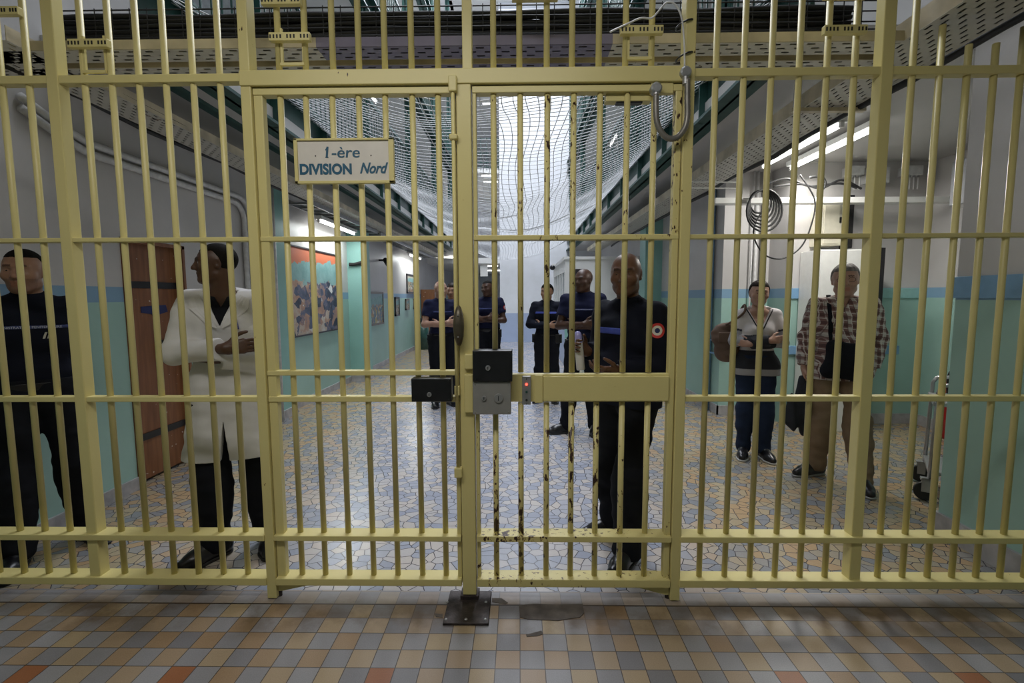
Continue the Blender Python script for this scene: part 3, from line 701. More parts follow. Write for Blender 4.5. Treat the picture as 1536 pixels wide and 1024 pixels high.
# grey unit on the side wall
a0 = PX(1398, 312, RX-.3); t = thing('wall_unit', 'grey ventilation unit high on the right side wall of the recess', 'ventilation unit', (RX-.3, 4.4, 2.4))
obj('case', quadbox((RX-.32, 4.25, 2.42), (RX, 5.10, 2.86)), 'unit_grey', t, .01); obj('bottom_flap', quadbox((RX-.30, 4.28, 2.39), (RX-.03, 5.0, 2.42)), 'lock_grey', t)
for k in range(3): obj('vent_screw', MB().sphere((RX-.325, 4.3+.3*k, 2.50), .012, 8, 6), 'greymetal', t)
# wire under gallery ceiling at right
for z, lab in ((2.66, 'upper'), (2.60, 'lower')):
    tag(obj('ceiling_wire', MB().cyl((1.68, 5.0, z), (2.2, 5.0, z-.01), .006, 6), 'tile_white'), lab+' thin white rod under the right gallery ceiling', 'rod')
# trolley
tx, ty = 3.02, 3.50
tp = PZ(1378, 748); tx, ty = tp.x, tp.y
t = thing('steel_trolley', 'grey tubular steel trolley with large castor half behind the near wall', 'trolley', (tx, ty, 0)); t.rotation_euler = (0, 0, math.radians(-36))
hz = PY(1395, 575, ty).z
fr = [(tx+.05, ty, .14), (tx+.065, ty, hz-.05), (tx+.085, ty, hz-.01), (tx+.12, ty, hz), (tx+.55, ty, hz), (tx+.58, ty, hz-.04), (tx+.58, ty, .14)]
obj('tube_frame', MB().tube(fr, .014, 10), 'steel', t, smooth=True)
obj('tube_frame', MB().tube([(p[0], p[1]+.45, p[2]) for p in fr], .014, 10), 'steel', t, smooth=True)
b = MB(); b.box((tx+.04, ty-.01, hz-.16), (tx+.58, ty+.46, hz-.13)); obj('shelf', b, 'steel', t, .004)
b = MB(); b.box((tx+.04, ty-.01, .20), (tx+.58, ty+.46, .23)); obj('shelf', b, 'steel', t, .004)
def wheel(x, y):
    w_ = obj('castor_wheel', MB().tube([(x-.0, y-.018, .07), (x, y+.018, .07)], .068, 24), 'rubber', t, .006)
    obj('castor_fork', MB().box((x-.022, y-.03, .07), (x+.03, y-.022, .17)).box((x-.022, y+.022, .07), (x+.03, y+.03, .17)).box((x-.03, y-.03, .155), (x+.05, y+.03, .17)), 'steel', w_)
for x, y in ((tx+.03, ty), (tx+.03, ty+.45), (tx+.60, ty), (tx+.60, ty+.45)): wheel(x, y)
# red extinguisher
ex = PX(1420, 600, 3.0)
e = Vector((4.57, 5.08, 0))
t = thing('fire_extinguisher', 'red fire extinguisher standing in the recess behind the trolley', 'extinguisher', e)
obj('cylinder', MB().tube([(e.x, e.y, 0), (e.x, e.y, .02), (e.x, e.y, .62), (e.x, e.y, .70), (e.x, e.y, .72)], [.07, .08, .08, .05, .025], 20), 'red', t, smooth=True)
obj('valve', MB().box((e.x-.03, e.y-.02, .72), (e.x+.05, e.y+.02, .78)), 'black', t); obj('hose', MB().tube(smoothpath([(e.x-.03, e.y-.02, .75), (e.x-.10, e.y-.03, .68), (e.x-.09, e.y-.03, .4)]), .01, 6), 'rubber', t)
# grey vertical edge post on the near wall corner
tag(obj('corner_guard', quadbox((2.70, 3.02, .0), (2.735, 3.045, 1.95)), 'greymetal', bev=.003), 'grey metal guard strip on the corner of the near right wall', 'corner guard')
# ============================================================ the barred gate
GY = 2.33          # plane of the bars
def gx(px, py=485): return PY(px, py, GY).x
def gz(py, px=768): return PY(px, py, GY).z
ZR = {'top': gz(115), 'r1': gz(357), 'r2': gz(597), 'r2b': gz(558), 'r3': PY(768, 809, GY-.045).z, 'r4': PY(768, 875, GY-.045).z}
ZTOP = 3.60
BR = .0140
def bar(x, z0, z1, par, mat='yellow', r=BR):
    return obj('bar', MB().cyl((x, GY, z0), (x, GY, z1), r, 14), mat, par, smooth=False)
def smoothbars(o):
    me = o.data
    me.polygons.foreach_set('use_smooth', [len(p.vertices) == 4 for p in me.polygons])
def rail(x0, x1, z, h, par, mat='yellow', dep=.05):
    if z < .5: dep = .088
    return obj('rail', quadbox((x0, GY-dep/2, z-h/2), (x1, GY+dep/2, z+h/2)), mat, par, .003)
def post(x0, x1, z0, z1, par, mat='yellow', dep=.06):
    return obj('post', quadbox((x0, GY-dep/2, z0), (x1, GY+dep/2, z1)), mat, par, .004)
def panel(name, lab, xa, xb, bars, posts, cut={}):
    t = thing(name, lab, 'barred panel', (xa if xa > -2 else xa, GY, 0))
    for z, h in ((ZR['top'], .036), (ZR['r1'], .020), (ZR['r2'], .026), (ZR['r3'], .030), (ZR['r4'], .038)):
        rail(xa, xb, z, h, t)
    for i, px in enumerate(bars):
        x = gx(px)
        if i in cut:
            for z0, z1 in cut[i]: smoothbars(bar(x, z0, z1, t))
        else: smoothbars(bar(x, ZR['r4'], ZTOP, t))
    for px in posts:
        x = gx(px); post(x-.027, x+.027, ZR['r4']-.01, ZTOP, t)
    return t
sp = 39.0
LB = [-118, -79, -40, -1, 38, 77, 157, 196, 235, 273.5, 312.5, 351]
LBx = [p for p in LB]
tl = panel('barred_panel', 'left fixed panel of yellow vertical bars in front of the white-coated man', XL, gx(386), LBx, (-160, 118))
RB = [1061, 1101, 1140.5, 1180, 1219.5, 1259, 1342, 1381, 1420.5, 1459, 1497, 1535, 1573]
zc = {7: None}
cut = {8: [(ZR['r4'], PY(1405, 68, GY).z), (2.93, ZTOP)], 9: [(ZR['r4'], PY(1447, 66, GY).z), (2.93, ZTOP)], 7: [(ZR['r4'], ZTOP)], 10: [(ZR['r4'], 2.72), (2.93, ZTOP)], 11: [(ZR['r4'], 2.72), (2.93, ZTOP)]}
cut[7] = [(ZR['r4'], 2.73), (2.93, ZTOP)] if gx(1381) > 1.86 else cut[7]
tr_ = panel('barred_panel', 'right fixed panel of yellow vertical bars in front of the couple', gx(1026), 2.66, RB, (1300,), cut)
# brackets : slotted yellow angle pieces clamped over pairs of bars
M['slot'] = plain('slot_shade_dark', (.02, .018, .015), .6)  # dark pieces on the bracket face stand for the shade inside its slots
def bracket(par, px0, px1, py, small=False):
    x0, x1 = gx(px0, py), gx(px1, py); z = gz(py)
    o = obj('slotted_bracket', quadbox((x0, GY-.045, z-.018), (x1, GY-.018, z+.018)), 'yellow', par, .002)
    b = MB(); n = 12 if not small else 6
    for k in range(n):
        if k in (4, 8): continue
        x = x0+(x1-x0)*(k+.5)/n; b.box((x-.0035, GY-.0465, z-.008), (x+.0035, GY-.0445, z+.008))
    s = obj('slot', b, 'slot', o); s['kind'] = 'stuff'
    return o
# gate frame
fr_ = thing('gate_portal', 'yellow steel surround of three posts and a broad header holding both gate leaves', 'gate', (gx(700), GY, 0))
xL0, xL1 = gx(385), gx(399.5); xC0, xC1 = gx(690), gx(711); xR0, xR1 = gx(1013), gx(1028)
ztop0, ztop1 = gz(130), gz(107)
post(xL0, xL1, gz(893), ZTOP, fr_, 'yellow_mid', .07)
post(xR0, xR1, gz(893), ZTOP, fr_, 'yellow_mid', .07)
post(xC0, xC1, 0.03, ztop1-.002, fr_, 'yellow_mid', .07)
o = obj('header', quadbox((xL0, GY-.042, ztop0), (xR1-.03, GY+.03, ztop1)), 'yellow_mid', fr_, .004)
xu = gx(701, 50); obj('post', quadbox((xu-.022, GY-.025, ztop1), (xu+.022, GY+.025, ZTOP)), 'yellow', fr_, .003)
for px in (418, 458, 499, 538, 577, 617, 657, 740, 779, 820, 858, 898, 938, 977):
    smoothbars(bar(gx(px, 80), ztop1, ZTOP, fr_))
for a_, b_, y_ in ((398, 456, 4), (768, 836, 2), (410, 470, 58), (928, 991, 54)): bracket(fr_, a_, b_, y_)
for a_, b_, y_ in ((-10, 40, 14), (113, 172, 64)): bracket(tl, a_, b_, y_)
for a_, b_, y_ in ((1229, 1292, 5), (1228, 1291, 57)): bracket(tr_, a_, b_, y_)
for par, px, py in ((fr_, 441, 95), (fr_, 958, 92), (tl, 146, 103)):
    x = gx(px, py); z = gz(py)
    b = MB(); b.box((x-.055, GY-.02, z-.006), (x+.055, GY-.008, z+.006)); b.box((x-.055, GY-.012, z), (x-.045, GY, z+.16)); b.box((x+.045, GY-.012, z), (x+.055, GY, z+.16))
    obj('clamp', b, 'yellow', par)
# fixed leaf (left of the centre post)
fl = thing('gate_leaf', 'left leaf of the gate with intact yellow paint, carrying the division sign', 'gate', (gx(550), GY, 0))
fx0, fx1 = gx(400.5), gx(690)-.004
post(fx0, fx0+.042, ZR['r4']-.02, ztop0-.01, fl, 'yellow', .04); post(fx1-.022, fx1, ZR['r4']-.02, ztop0-.01, fl, 'yellow', .04)
for z, h in ((ZR['r1'], .024), (ZR['r2b'], .026), (ZR['r2'], .030), (ZR['r3'], .030), (ZR['r4'], .040)): rail(fx0, fx1, z, h*.9, fl)
rail(fx0, fx1, ztop0-.02, .03, fl)
for px in (436.5, 473, 511, 549, 587, 626, 663): smoothbars(bar(gx(px), ZR['r4'], ztop0-.01, fl))
b = MB(); b.prism([(fx0, ZR['r4']-.02), (fx0+.20, ZR['r4']-.02), (fx0+.02, ZR['r4']-.06), (fx0, ZR['r4']-.06)], 'y', GY-.02, GY+.02); obj('brace', b, 'yellow', fl)
# door leaf (right)
dl = thing('gate_leaf', 'right leaf of the gate with heavily chipped paint and a lock plate', 'gate', (gx(860), GY, 0))
dx0, dx1 = gx(711)+.005, gx(1012)
post(dx0, dx0+.018, ZR['r4']-.02, ztop0-.012, dl, 'yellow_chip', .04); post(dx1-.030, dx1, ZR['r4']-.04, ztop0-.012, dl, 'yellow_chip', .045)
for z, h in ((ZR['r1'], .024), (ZR['r3'], .030), (ZR['r4'], .040)): rail(dx0, dx1, z, h, dl, 'yellow_chip')
rail(dx0, dx1, ztop0-.02, .03, dl, 'yellow_mid')
for px in (742.5, 781, 820, 858, 896, 935, 974):
    for z0, z1 in ((ZR['r4'], gz(603)), (gz(558), ztop0-.012)): smoothbars(bar(gx(px), z0, z1, dl, 'yellow_chip'))
o = obj('lock_plate', quadbox((dx0, GY-.022, gz(601)), (dx1-.02, GY+.022, gz(560))), 'yellow_mid', dl, .003)
o = obj('cover_plate', quadbox((gx(815), GY-.034, gz(599)), (dx1-.03, GY-.020, gz(563))), 'yellow_mid', dl, .002)
o = obj('cover_plate', quadbox((gx(802), GY-.030, gz(602)), (gx(814), GY-.020, gz(561))), 'yellow_mid', dl, .002)
b = MB(); b.prism([(dx1, ZR['r4']-.02), (dx1-.20, ZR['r4']-.02), (dx1-.02, ZR['r4']-.07), (dx1, ZR['r4']-.07)], 'y', GY-.02, GY+.02); obj('brace', b, 'yellow_chip', dl)
# contact box at top of door
b = MB(); b.box((gx(909, 140), GY+.0, gz(153)), (gx(978, 140), GY+.05, gz(131))); obj('contact_box', b, 'yellow', dl, .003)
b = MB(); b.box((gx(974, 140), GY-.03, gz(146)), (gx(1007, 140), GY+.0, gz(128))); obj('contact_box', b, 'yellow', dl, .003)
b = MB(); b.box((gx(925, 140), GY+.005, gz(155)), (gx(965, 140), GY+.045, gz(150))); obj('contact_box', b, 'black', dl, .003)
# flexible conduit and its round heads
def gp(px, py, off): return Vector((PY(px, py, GY-off).x, GY-off, PY(px, py, GY-off).z))
cf = thing('flexible_conduit', 'grey flexible conduit looping from the gate leaf to the right post', 'conduit', gp(1005, 205, .06))
p = [gp(*q, .065) for q in ((984, 142), (984, 165), (986, 185), (994, 201), (1005, 208), (1017, 205), (1027, 192), (1031, 175), (1031, 150), (1031, 118))]
sp_ = smoothpath(p, 8); rad = [.0125+.0012*(k % 2) for k in range(len(sp_))]
obj('hose', MB().tube(sp_, rad, 12), 'conduit', cf, smooth=True)
for px, py in ((984, 133), (1028, 109)):
    c = gp(px, py, .05)
    obj('round_head', MB().tube([c+Vector((0, .02, 0)), c+Vector((0, -.012, 0)), c+Vector((0, -.018, 0))], [.025, .025, .018], 20), 'greymetal', cf, smooth=False)
    obj('ferrule', MB().cyl(gp(px, py+7, .06), gp(px, py+18, .065), .013, 10), 'steel', cf)
p = [gp(*q, .05) for q in ((1027, 100), (1026, 60), (1022, 25), (1012, 6), (1000, 4), (990, 14), (978, 27), (962, 27), (945, 34), (915, 48))]
tag(obj('loose_wire', MB().tube(smoothpath(p, 6), .004, 7), 'pipe_white', smooth=True), 'thin pale wire tied to the right post and arching over the gate header', 'wire')
for py in (38, 86):
    c = gp(1027, py, .0)
    tag(obj('cable_tie', MB().tube([c+Vector((.038*math.cos(a*math.pi/6), .045*math.sin(a*math.pi/6), .012*math.cos(a*math.pi/6))) for a in range(12)], .004, 6, True), 'black', smooth=True), 'black cable tie around the right gate post, %s one' % ('upper' if py < 50 else 'lower'), 'cable tie')
# espagnolette rod beside the centre post
er = thing('locking_rod', 'long yellow vertical locking rod with bronze grip against the centre post', 'bolt', gp(686, 400, .04))
rx = gx(686)-.0; 
obj('rod', MB().cyl((rx, GY-.045, gz(705)), (rx, GY-.045, gz(130)), .0085, 12), 'yellow', er, smooth=True)
for py, h in ((132, .035), (210, .012), (703, .025)):
    c = gz(py); obj('guide', MB().box((rx-.018, GY-.062, c-h), (rx+.020, GY-.028, c+h)), 'yellow', er, .005)
M['bronze'] = plain('dark_bronze', (.10, .085, .06), .4, .5, var=.2)
b = MB(); zz = gz(487); x_ = gx(691)
b.tube([(x_, GY-.062, zz-.092), (x_, GY-.070, zz-.085), (x_, GY-.078, zz-.05), (x_, GY-.080, zz), (x_, GY-.078, zz+.05), (x_, GY-.070, zz+.085), (x_, GY-.062, zz+.092)], [.006, .012, .023, .026, .023, .012, .006], 16)
o = obj('grip', b, 'bronze', er, smooth=True); o['label'] = 'dark bronze oval grip'
for dz in (-.05, .05): obj('rivet', MB().sphere((x_, GY-.104, zz+dz), .004, 8, 6), 'steel', o)
# latch plates on the centre post
for y0, y1, x0, x1 in ((529, 551, 698, 711), (559, 615, 697, 710)):
    tag(obj('strike_plate', quadbox((gx(x0), GY-.055, gz(y1)), (gx(x1), GY-.034, gz(y0))), 'yellow_mid', bev=.004), '%s yellow strike plate on the centre post beside the lock boxes' % ('short upper' if y0 < 540 else 'long lower'), 'strike plate')
tag(obj('strike_plate', quadbox((gx(682), GY-.052, gz(590)), (gx(690), GY-.030, gz(576))), 'yellow_mid', bev=.003), 'small yellow catch between the left black lock box and the rod', 'strike plate')
def keyhole(par, c, r):
    k = obj('key_cylinder', MB().cyl((c.x, c.y+.004, c.z), (c.x, c.y-.008, c.z), r, 20), 'steel', par, .001)
    obj('key_slot', MB().box((c.x-.0016, c.y-.0095, c.z-r*.55), (c.x+.0016, c.y-.0078, c.z+r*.55)), 'black', k)
def lockbox(lab, px0, py0, px1, py1, mat, keys, dep=.085):
    x0, x1, z0, z1 = gx(px0, py1), gx(px1, py1), gz(py1), gz(py0)
    t = thing('lock_box', lab, 'lock', (x0, GY-dep, z0))
    obj('case', quadbox((x0, GY-dep, z0), (x1, GY-.024, z1)), mat, t, .004)
    for kx, ky, r in keys:
        x, z = gx(kx, ky), gz(ky); keyhole(t, Vector((x-.01, GY-dep, z)), r)
    for sx in (.012, x1-x0-.012):
        for sz in (.012, z1-z0-.012): obj('screw', MB().sphere((x0+sx, GY-dep, z0+sz), .0035, 8, 6), mat, t)
    return t
lockbox('black lock box on the left gate leaf with a central key cylinder', 623, 563, 681, 597, 'black', [(652, 586, .011)])
lockbox('black lock box stacked above the grey one on the right gate leaf', 712, 522, 769, 567, 'black', [(737, 547, .012)], .10)
lockbox('grey metal lock box with two key cylinders on the right gate leaf', 712, 567.5, 767, 615, 'lock_grey', [(731, 591, .011), (752, 591, .021)], .09)
ip = thing('indicator_panel', 'slim grey access panel with a lit red light on the gate leaf', 'panel', gp(790, 583, .04))
x0, x1 = gx(783), gx(796)
obj('plate', quadbox((x0, GY-.042, gz(604)), (x1, GY-.020, gz(562))), 'steel', ip, .002)
for py, mt in ((574, 'led'), (585, 'green'), (597, 'rubber')):
    c = Vector(((x0+x1)/2, GY-.042, gz(py))); o = obj('indicator', MB().cyl(c, c+Vector((0, -.005, 0)), .0055, 14), mt, ip)
    if mt == 'led': o['label'] = 'lit red indicator'
for py in (566, 603): obj('screw', MB().sphere(((x0+x1)/2, GY-.042, gz(py)), .003, 8, 6), 'black', ip)
# sign
sg = thing('division_sign', 'white sign in a yellow frame reading 1-ère DIVISION Nord, hung on the bars', 'sign', gp(520, 242, .03))
x0, x1, z0, z1 = gx(447, 242), gx(594, 242), gz(276), gz(209)
YS = GY-.022
M['sign_white'] = plain('sign_enamel', (.66, .62, .55), .4, var=.03)
obj('board', quadbox((x0+.01, YS-.012, z0+.008), (x1-.01, YS, z1-.008)), 'sign_white', sg)
b = MB(); w = .016
b.box((x0, YS-.02, z0), (x0+w, YS+.004, z1)); b.box((x1-w*1.5, YS-.02, z0), (x1, YS+.004, z1)); b.box((x0, YS-.02, z0), (x1, YS+.004, z0+w*.8)); b.box((x0, YS-.02, z1-w*.6), (x1, YS+.004, z1))
obj('frame', b, 'yellow', sg, .002)
M['sign_blue'] = plain('sign_blue_paint', (.018, .10, .17), .4, var=.1)
def textmesh(body, size, shear=0, off=0.0, ext=.0008, sx=1.0):
    c = bpy.data.curves.new('text', 'FONT'); c.body = body; c.size = size; c.shear = shear; c.offset = off; c.extrude = ext; c.resolution_u = 6
    c.align_x = 'CENTER'; c.align_y = 'BOTTOM_BASELINE' if False else 'BOTTOM'
    o = bpy.data.objects.new('tmp_text', c); COL.objects.link(o)
    bpy.context.view_layer.update()
    me = bpy.data.meshes.new_from_object(o.evaluated_get(bpy.context.evaluated_depsgraph_get()))
    bpy.data.objects.remove(o); bpy.data.curves.remove(c)
    for v in me.vertices: v.co.x *= sx
    return me
def put_text(name, body, parent, mat, xa, xb, za, zb, y, shear=0, off=0.0, ext=.0008):
    me = textmesh(body, .1, shear, off, ext)
    xs = [v.co.x for v in me.vertices]; ys = [v.co.y for v in me.vertices]
    ax, bx_, ay, by_ = min(xs), max(xs), min(ys), max(ys)
    for v in me.vertices:
        x, yy, zz = v.co
        v.co = (xa+(x-ax)/(bx_-ax)*(xb-xa), y-zz, za+(yy-ay)/(by_-ay)*(zb-za))
    return link(name, me, mat, parent)
yt = YS-.0125
def sx_(px): return gx(px, 242)
put_text('lettering', '1-ère', sg, 'sign_blue', sx_(493), sx_(543), gz(237.5), gz(221), yt, .1, 0)
put_text('lettering', '1-ère', sg, 'sign_blue', sx_(493)+.0020, sx_(543)+.0020, gz(237.5), gz(221)-.0008, yt-.0006, .1, 0)
b = MB(); xa = sx_(494.5); b.box((xa-.006, yt-.0016, gz(237.5)), (xa+.008, yt, gz(236.3))); b.prism([(xa-.005, gz(225.5)), (xa+.003, gz(221.5)), (xa+.004, gz(223.5)), (xa-.004, gz(227))], 'y', yt-.0016, yt); obj('lettering', b, 'sign_blue', sg)
put_text('lettering', 'DIVISION', sg, 'sign_blue', sx_(454), sx_(531), gz(262.5), gz(246), yt, 0, .0042)
put_text('lettering', 'Nord', sg, 'sign_blue', sx_(543), sx_(585), gz(261.5), gz(245), yt, .35, .003)
for px in (478, 560): obj('screw', MB().sphere((sx_(px), yt, gz(234.5)), .003, 8, 6), 'black', sg)
# base plate and patches on the floor
a = PZ(664, 938); c = PZ(738, 901)
bp = thing('floor_plate', 'rusty dark steel plate bolted to the tiles below the centre post', 'plate', ((a.x+c.x)/2, (a.y+c.y)/2, 0))
cy0, cy1 = a.y, GY+.03
M['cement'] = plain('grey_cement', (.10, .085, .075), .8, var=.4, nscale=14, bmp=.4)
obj('plate', quadbox((a.x, cy0, .0), (PZ(733, 938).x, cy1, .012)), 'darksteel', bp, .003)
obj('socket', quadbox((xC0-.012, GY-.045, .012), (xC1+.012, GY+.03, .03)), 'darksteel', bp, .002)
for px in (669, 699, 728):
    q = PZ(px, 932); obj('bolt', MB().sphere((q.x, q.y, .012), .008, 10, 6, (1, 1, .5)), 'steel', bp)
for px in (671, 729):
    q = PZ(px, 906); obj('bolt', MB().sphere((q.x, q.y, .012), .008, 10, 6, (1, 1, .5)), 'steel', bp)
def patch(pxs, z=.003):
    ps = [PZ(*p) for p in pxs]; b = MB(); b.prism([(p.x, p.y) for p in ps], 'z', -.01, z); return b
rr = random.Random(5)
pp = [(778, 908), (800, 906), (835, 907), (874, 906), (876, 920), (870, 926), (848, 929), (838, 931), (815, 930), (792, 929), (780, 926)]
struct('floor_patch', patch(pp), 'cement')
for pts_ in (((652, 920), (664, 921), (664, 926), (654, 925)), ((738, 897), (752, 897), (762, 904), (758, 906), (738, 903)), ((789, 952), (812, 946), (815, 951), (806, 954), (790, 955))):
    struct('floor_patch', patch(pts_, .002), 'cement')
# dark feet under side posts
for px in (420, 1001):
    q = PZ(px, 897); x = gx(px, 890)
    tag(obj('pivot_bolt', MB().cyl((x, GY, 0), (x, GY, .06), .012, 10), 'darksteel'), 'rusty pivot bolt under the %s gate post' % ('left' if px < 700 else 'right'), 'bolt')
# ============================================================ people (implicit bodies, one surface each)
def V3(*a): return np.array(a, float)
class SDF:
    def __init__(s): s.p = []; s.cuts = []
    def rc(s, a, b, ra, rb, k=.02, fy=1.0, cut=None, off=0.0):
        s.p.append(('rc', V3(*a), V3(*b), ra+off, rb+off, k, fy, cut)); return s
    def el(s, c, r, k=.015, R=None, off=0.0):
        s.p.append(('el', V3(*c), V3(*r)+off, R, None, k, None, None)); return s
    def sub(s, c, r, k=.008, R=None):
        s.p.append(('se', V3(*c), V3(*r), R, None, k, None, None)); return s
    def subrc(s, a, b, ra, rb, k=.006):
        s.p.append(('sr', V3(*a), V3(*b), ra, rb, k, 1.0, None)); return s
    def fn(s, f): s.cuts.append(f); return s
    def bounds(s):
        lo = np.full(3, 9.); hi = np.full(3, -9.)
        for q in s.p:
            if q[0] == 'rc':
                m = max(q[3], q[4]); lo = np.minimum(lo, np.minimum(q[1], q[2])-m); hi = np.maximum(hi, np.maximum(q[1], q[2])+m)
            elif q[0] == 'el':
                m = q[2].max(); lo = np.minimum(lo, q[1]-m); hi = np.maximum(hi, q[1]+m)
        return lo, hi
    def build(s, h, zlo=None, zhi=None):
        lo, hi = s.bounds(); lo = lo-2.5*h-.01; hi = hi+2.5*h+.01
        if zlo is not None: lo[2] = max(lo[2], zlo-2*h)
        if zhi is not None: hi[2] = min(hi[2], zhi+2*h)
        n = np.maximum(((hi-lo)/h).astype(int)+2, 4)
        ax = [lo[i]+h*np.arange(n[i]) for i in range(3)]
        BIG = .06; f = np.full(n, BIG, np.float32)
        for q in s.p:
            typ = q[0]; k = q[5]; pad = BIG if typ in ('rc', 'el') else k+h*2
            if typ in ('rc', 'sr'):
                m = max(q[3], q[4]); a0 = np.minimum(q[1], q[2])-m-pad; a1 = np.maximum(q[1], q[2])+m+pad
            else:
                m = q[2].max(); a0 = q[1]-m-pad; a1 = q[1]+m+pad
            i0 = np.clip(((a0-lo)/h).astype(int), 0, n-1); i1 = np.clip(((a1-lo)/h).astype(int)+2, 1, n)
            if (i1 <= i0).any(): continue
            sl = tuple(slice(i0[i], i1[i]) for i in range(3))
            X = ax[0][sl[0]][:, None, None].astype(np.float32); Y = ax[1][sl[1]][None, :, None].astype(np.float32); Z = ax[2][sl[2]][None, None, :].astype(np.float32)
            if typ in ('rc', 'sr'):
                a, b, ra, rb = q[1], q[2], q[3], q[4]; fy = q[6] or 1.0
                ba = b-a; ba2 = ba*1.0; ba2[1] /= fy; L = float((ba2**2).sum())+1e-12
                px, py, pz = X-a[0], (Y-a[1])/fy, Z-a[2]
                t = np.clip((px*ba2[0]+py*ba2[1]+pz*ba2[2])/L, 0, 1)
                d = np.sqrt((px-ba2[0]*t)**2+(py-ba2[1]*t)**2+(pz-ba2[2]*t)**2)-(ra+(rb-ra)*t)
                if fy < 1: d = d*(fy*.5+.5)
                if q[7] is not None:
                    cpt, cn = q[7]; d = np.maximum(d, (X-cpt[0])*cn[0]+(Y-cpt[1])*cn[1]+(Z-cpt[2])*cn[2])
            else:
                c, r, R = q[1], q[2], q[3]
                px, py, pz = X-c[0], Y-c[1], Z-c[2]
                if R is not None:
                    px, py, pz = [R[0][i]*px+R[1][i]*py+R[2][i]*pz for i in range(3)]
                k0 = np.sqrt((px/r[0])**2+(py/r[1])**2+(pz/r[2])**2)+1e-9
                k1 = np.sqrt((px/r[0]**2)**2+(py/r[1]**2)**2+(pz/r[2]**2)**2)+1e-9
                d = k0*(k0-1)/k1
            g = f[sl]
            if typ in ('rc', 'el'):
                hh = np.maximum(k-np.abs(g-d), 0)/k; f[sl] = np.minimum(np.minimum(g, d)-hh*hh*k*.25, BIG)
            else:
                d = -d; hh = np.maximum(k-np.abs(g-d), 0)/k; f[sl] = np.maximum(g, d)+hh*hh*k*.25
        X = ax[0][:, None, None].astype(np.float32); Y = ax[1][None, :, None].astype(np.float32); Z = ax[2][None, None, :].astype(np.float32)
        for c in s.cuts: f = c(f, X, Y, Z)
        f = np.asarray(f, np.float32)
        f[0] = f[-1] = BIG; f[:, 0] = f[:, -1] = BIG; f[:, :, 0] = f[:, :, -1] = BIG
        return surfnets(f, lo, h)
def surfnets(f, lo, h):
    n = f.shape; ins = f < 0
    c = [ins[i:n[0]-1+i, j:n[1]-1+j, k:n[2]-1+k] for i in (0, 1) for j in (0, 1) for k in (0, 1)]
    cnt = sum(x.astype(np.int8) for x in c); act = (cnt > 0) & (cnt < 8)
    idx = np.argwhere(act); ids = -np.ones(act.shape, np.int64); ids[act] = np.arange(len(idx))
    acc = np.zeros((len(idx), 3)); num = np.zeros(len(idx))
    cor = [(i, j, k) for i in (0, 1) for j in (0, 1) for k in (0, 1)]
    for a in range(8):
        for b in range(a+1, 8):
            A, B = np.array(cor[a]), np.array(cor[b])
            if abs(A-B).sum() != 1: continue
            fa = f[tuple((idx+A).T)]; fb = f[tuple((idx+B).T)]; m = (fa < 0) != (fb < 0)
            t = np.where(m, fa/np.where(m, fa-fb, 1), 0)
            P = A+(B-A)*t[:, None]; acc += P*m[:, None]; num += m
    verts = lo+(idx+acc/np.maximum(num, 1)[:, None])*h
    quads = []
    for axis in range(3):
        sl0 = [slice(None)]*3; sl1 = [slice(None)]*3; sl0[axis] = slice(0, -1); sl1[axis] = slice(1, None)
        e = ins[tuple(sl0)] != ins[tuple(sl1)]; flip = ins[tuple(sl0)]
        E = np.argwhere(e); fl = flip[e]
        u, v = [(1, 2), (2, 0), (0, 1)][axis]
        ok = (E[:, u] > 0) & (E[:, v] > 0) & (E[:, u] < n[u]-1) & (E[:, v] < n[v]-1)
        E = E[ok]; fl = fl[ok]
        du = np.zeros(3, int); du[u] = 1; dv = np.zeros(3, int); dv[v] = 1
        q = np.stack([ids[tuple((E-du-dv).T)], ids[tuple((E-dv).T)], ids[tuple(E.T)], ids[tuple((E-du).T)]], 1)
        q[~fl] = q[~fl][:, ::-1]; quads.append(q)
    Q = np.concatenate(quads); return verts, Q
def np_mesh(v, q):
    me = bpy.data.meshes.new('mesh'); me.vertices.add(len(v)); me.vertices.foreach_set('co', np.asarray(v, np.float32).ravel())
    me.loops.add(len(q)*4); me.polygons.add(len(q)); me.loops.foreach_set('vertex_index', q.astype(np.int32).ravel())
    me.polygons.foreach_set('loop_start', np.arange(0, len(q)*4, 4, dtype=np.int32))
    me.update(calc_edges=True); me.polygons.foreach_set('use_smooth', [True]*len(q)); me.validate(); return me
def folds(amp, seed=0, sz=1.0):
    def g(f, X, Y, Z):
        a = np.sin(38*sz*Z+9*X+seed)+np.sin(61*sz*Z-23*X+14*Y+seed*2.1)*.6+np.sin(27*X+31*Y+12*Z+seed)*.7+np.sin(90*Z+40*Y*1.0+17*X+seed*3)*.3
        return f+amp*.5*a
    return g
# colours of skin and cloth
def skin_mat(name, col, spec=.4):
    m, nt, bs = nmat(name)
    at = nd(nt, 'ShaderNodeAttribute'); at.attribute_name = 'tint'
    c = mixc(nt, noise(nt, 40, 3), tuple(x*.88 for x in col), tuple(min(1, x*1.08) for x in col))
    c = mixc(nt, 1.0, c, at.outputs['Color'], 'MULTIPLY')
    lk(nt, c, bs.inputs['Base Color']); bs.inputs['Roughness'].default_value = .42; bs.inputs['Specular IOR Level'].default_value = spec
    bs.inputs['Subsurface Weight'].default_value = .06; bs.inputs['Subsurface Radius'].default_value = (.02, .008, .004)
    return m
M['skin_dark'] = skin_mat('dark_brown_skin', (.075, .036, .022))
M['skin_mid'] = skin_mat('brown_skin', (.125, .060, .036))
M['skin_tan'] = skin_mat('tan_skin', (.30, .165, .105))
M['skin_light'] = skin_mat('light_skin', (.40, .235, .17))
def cloth(name, col, rough=.85, var=.15, bm=.25):
    m = plain(name, col, rough, 0, var, 9, bm, .18); return m
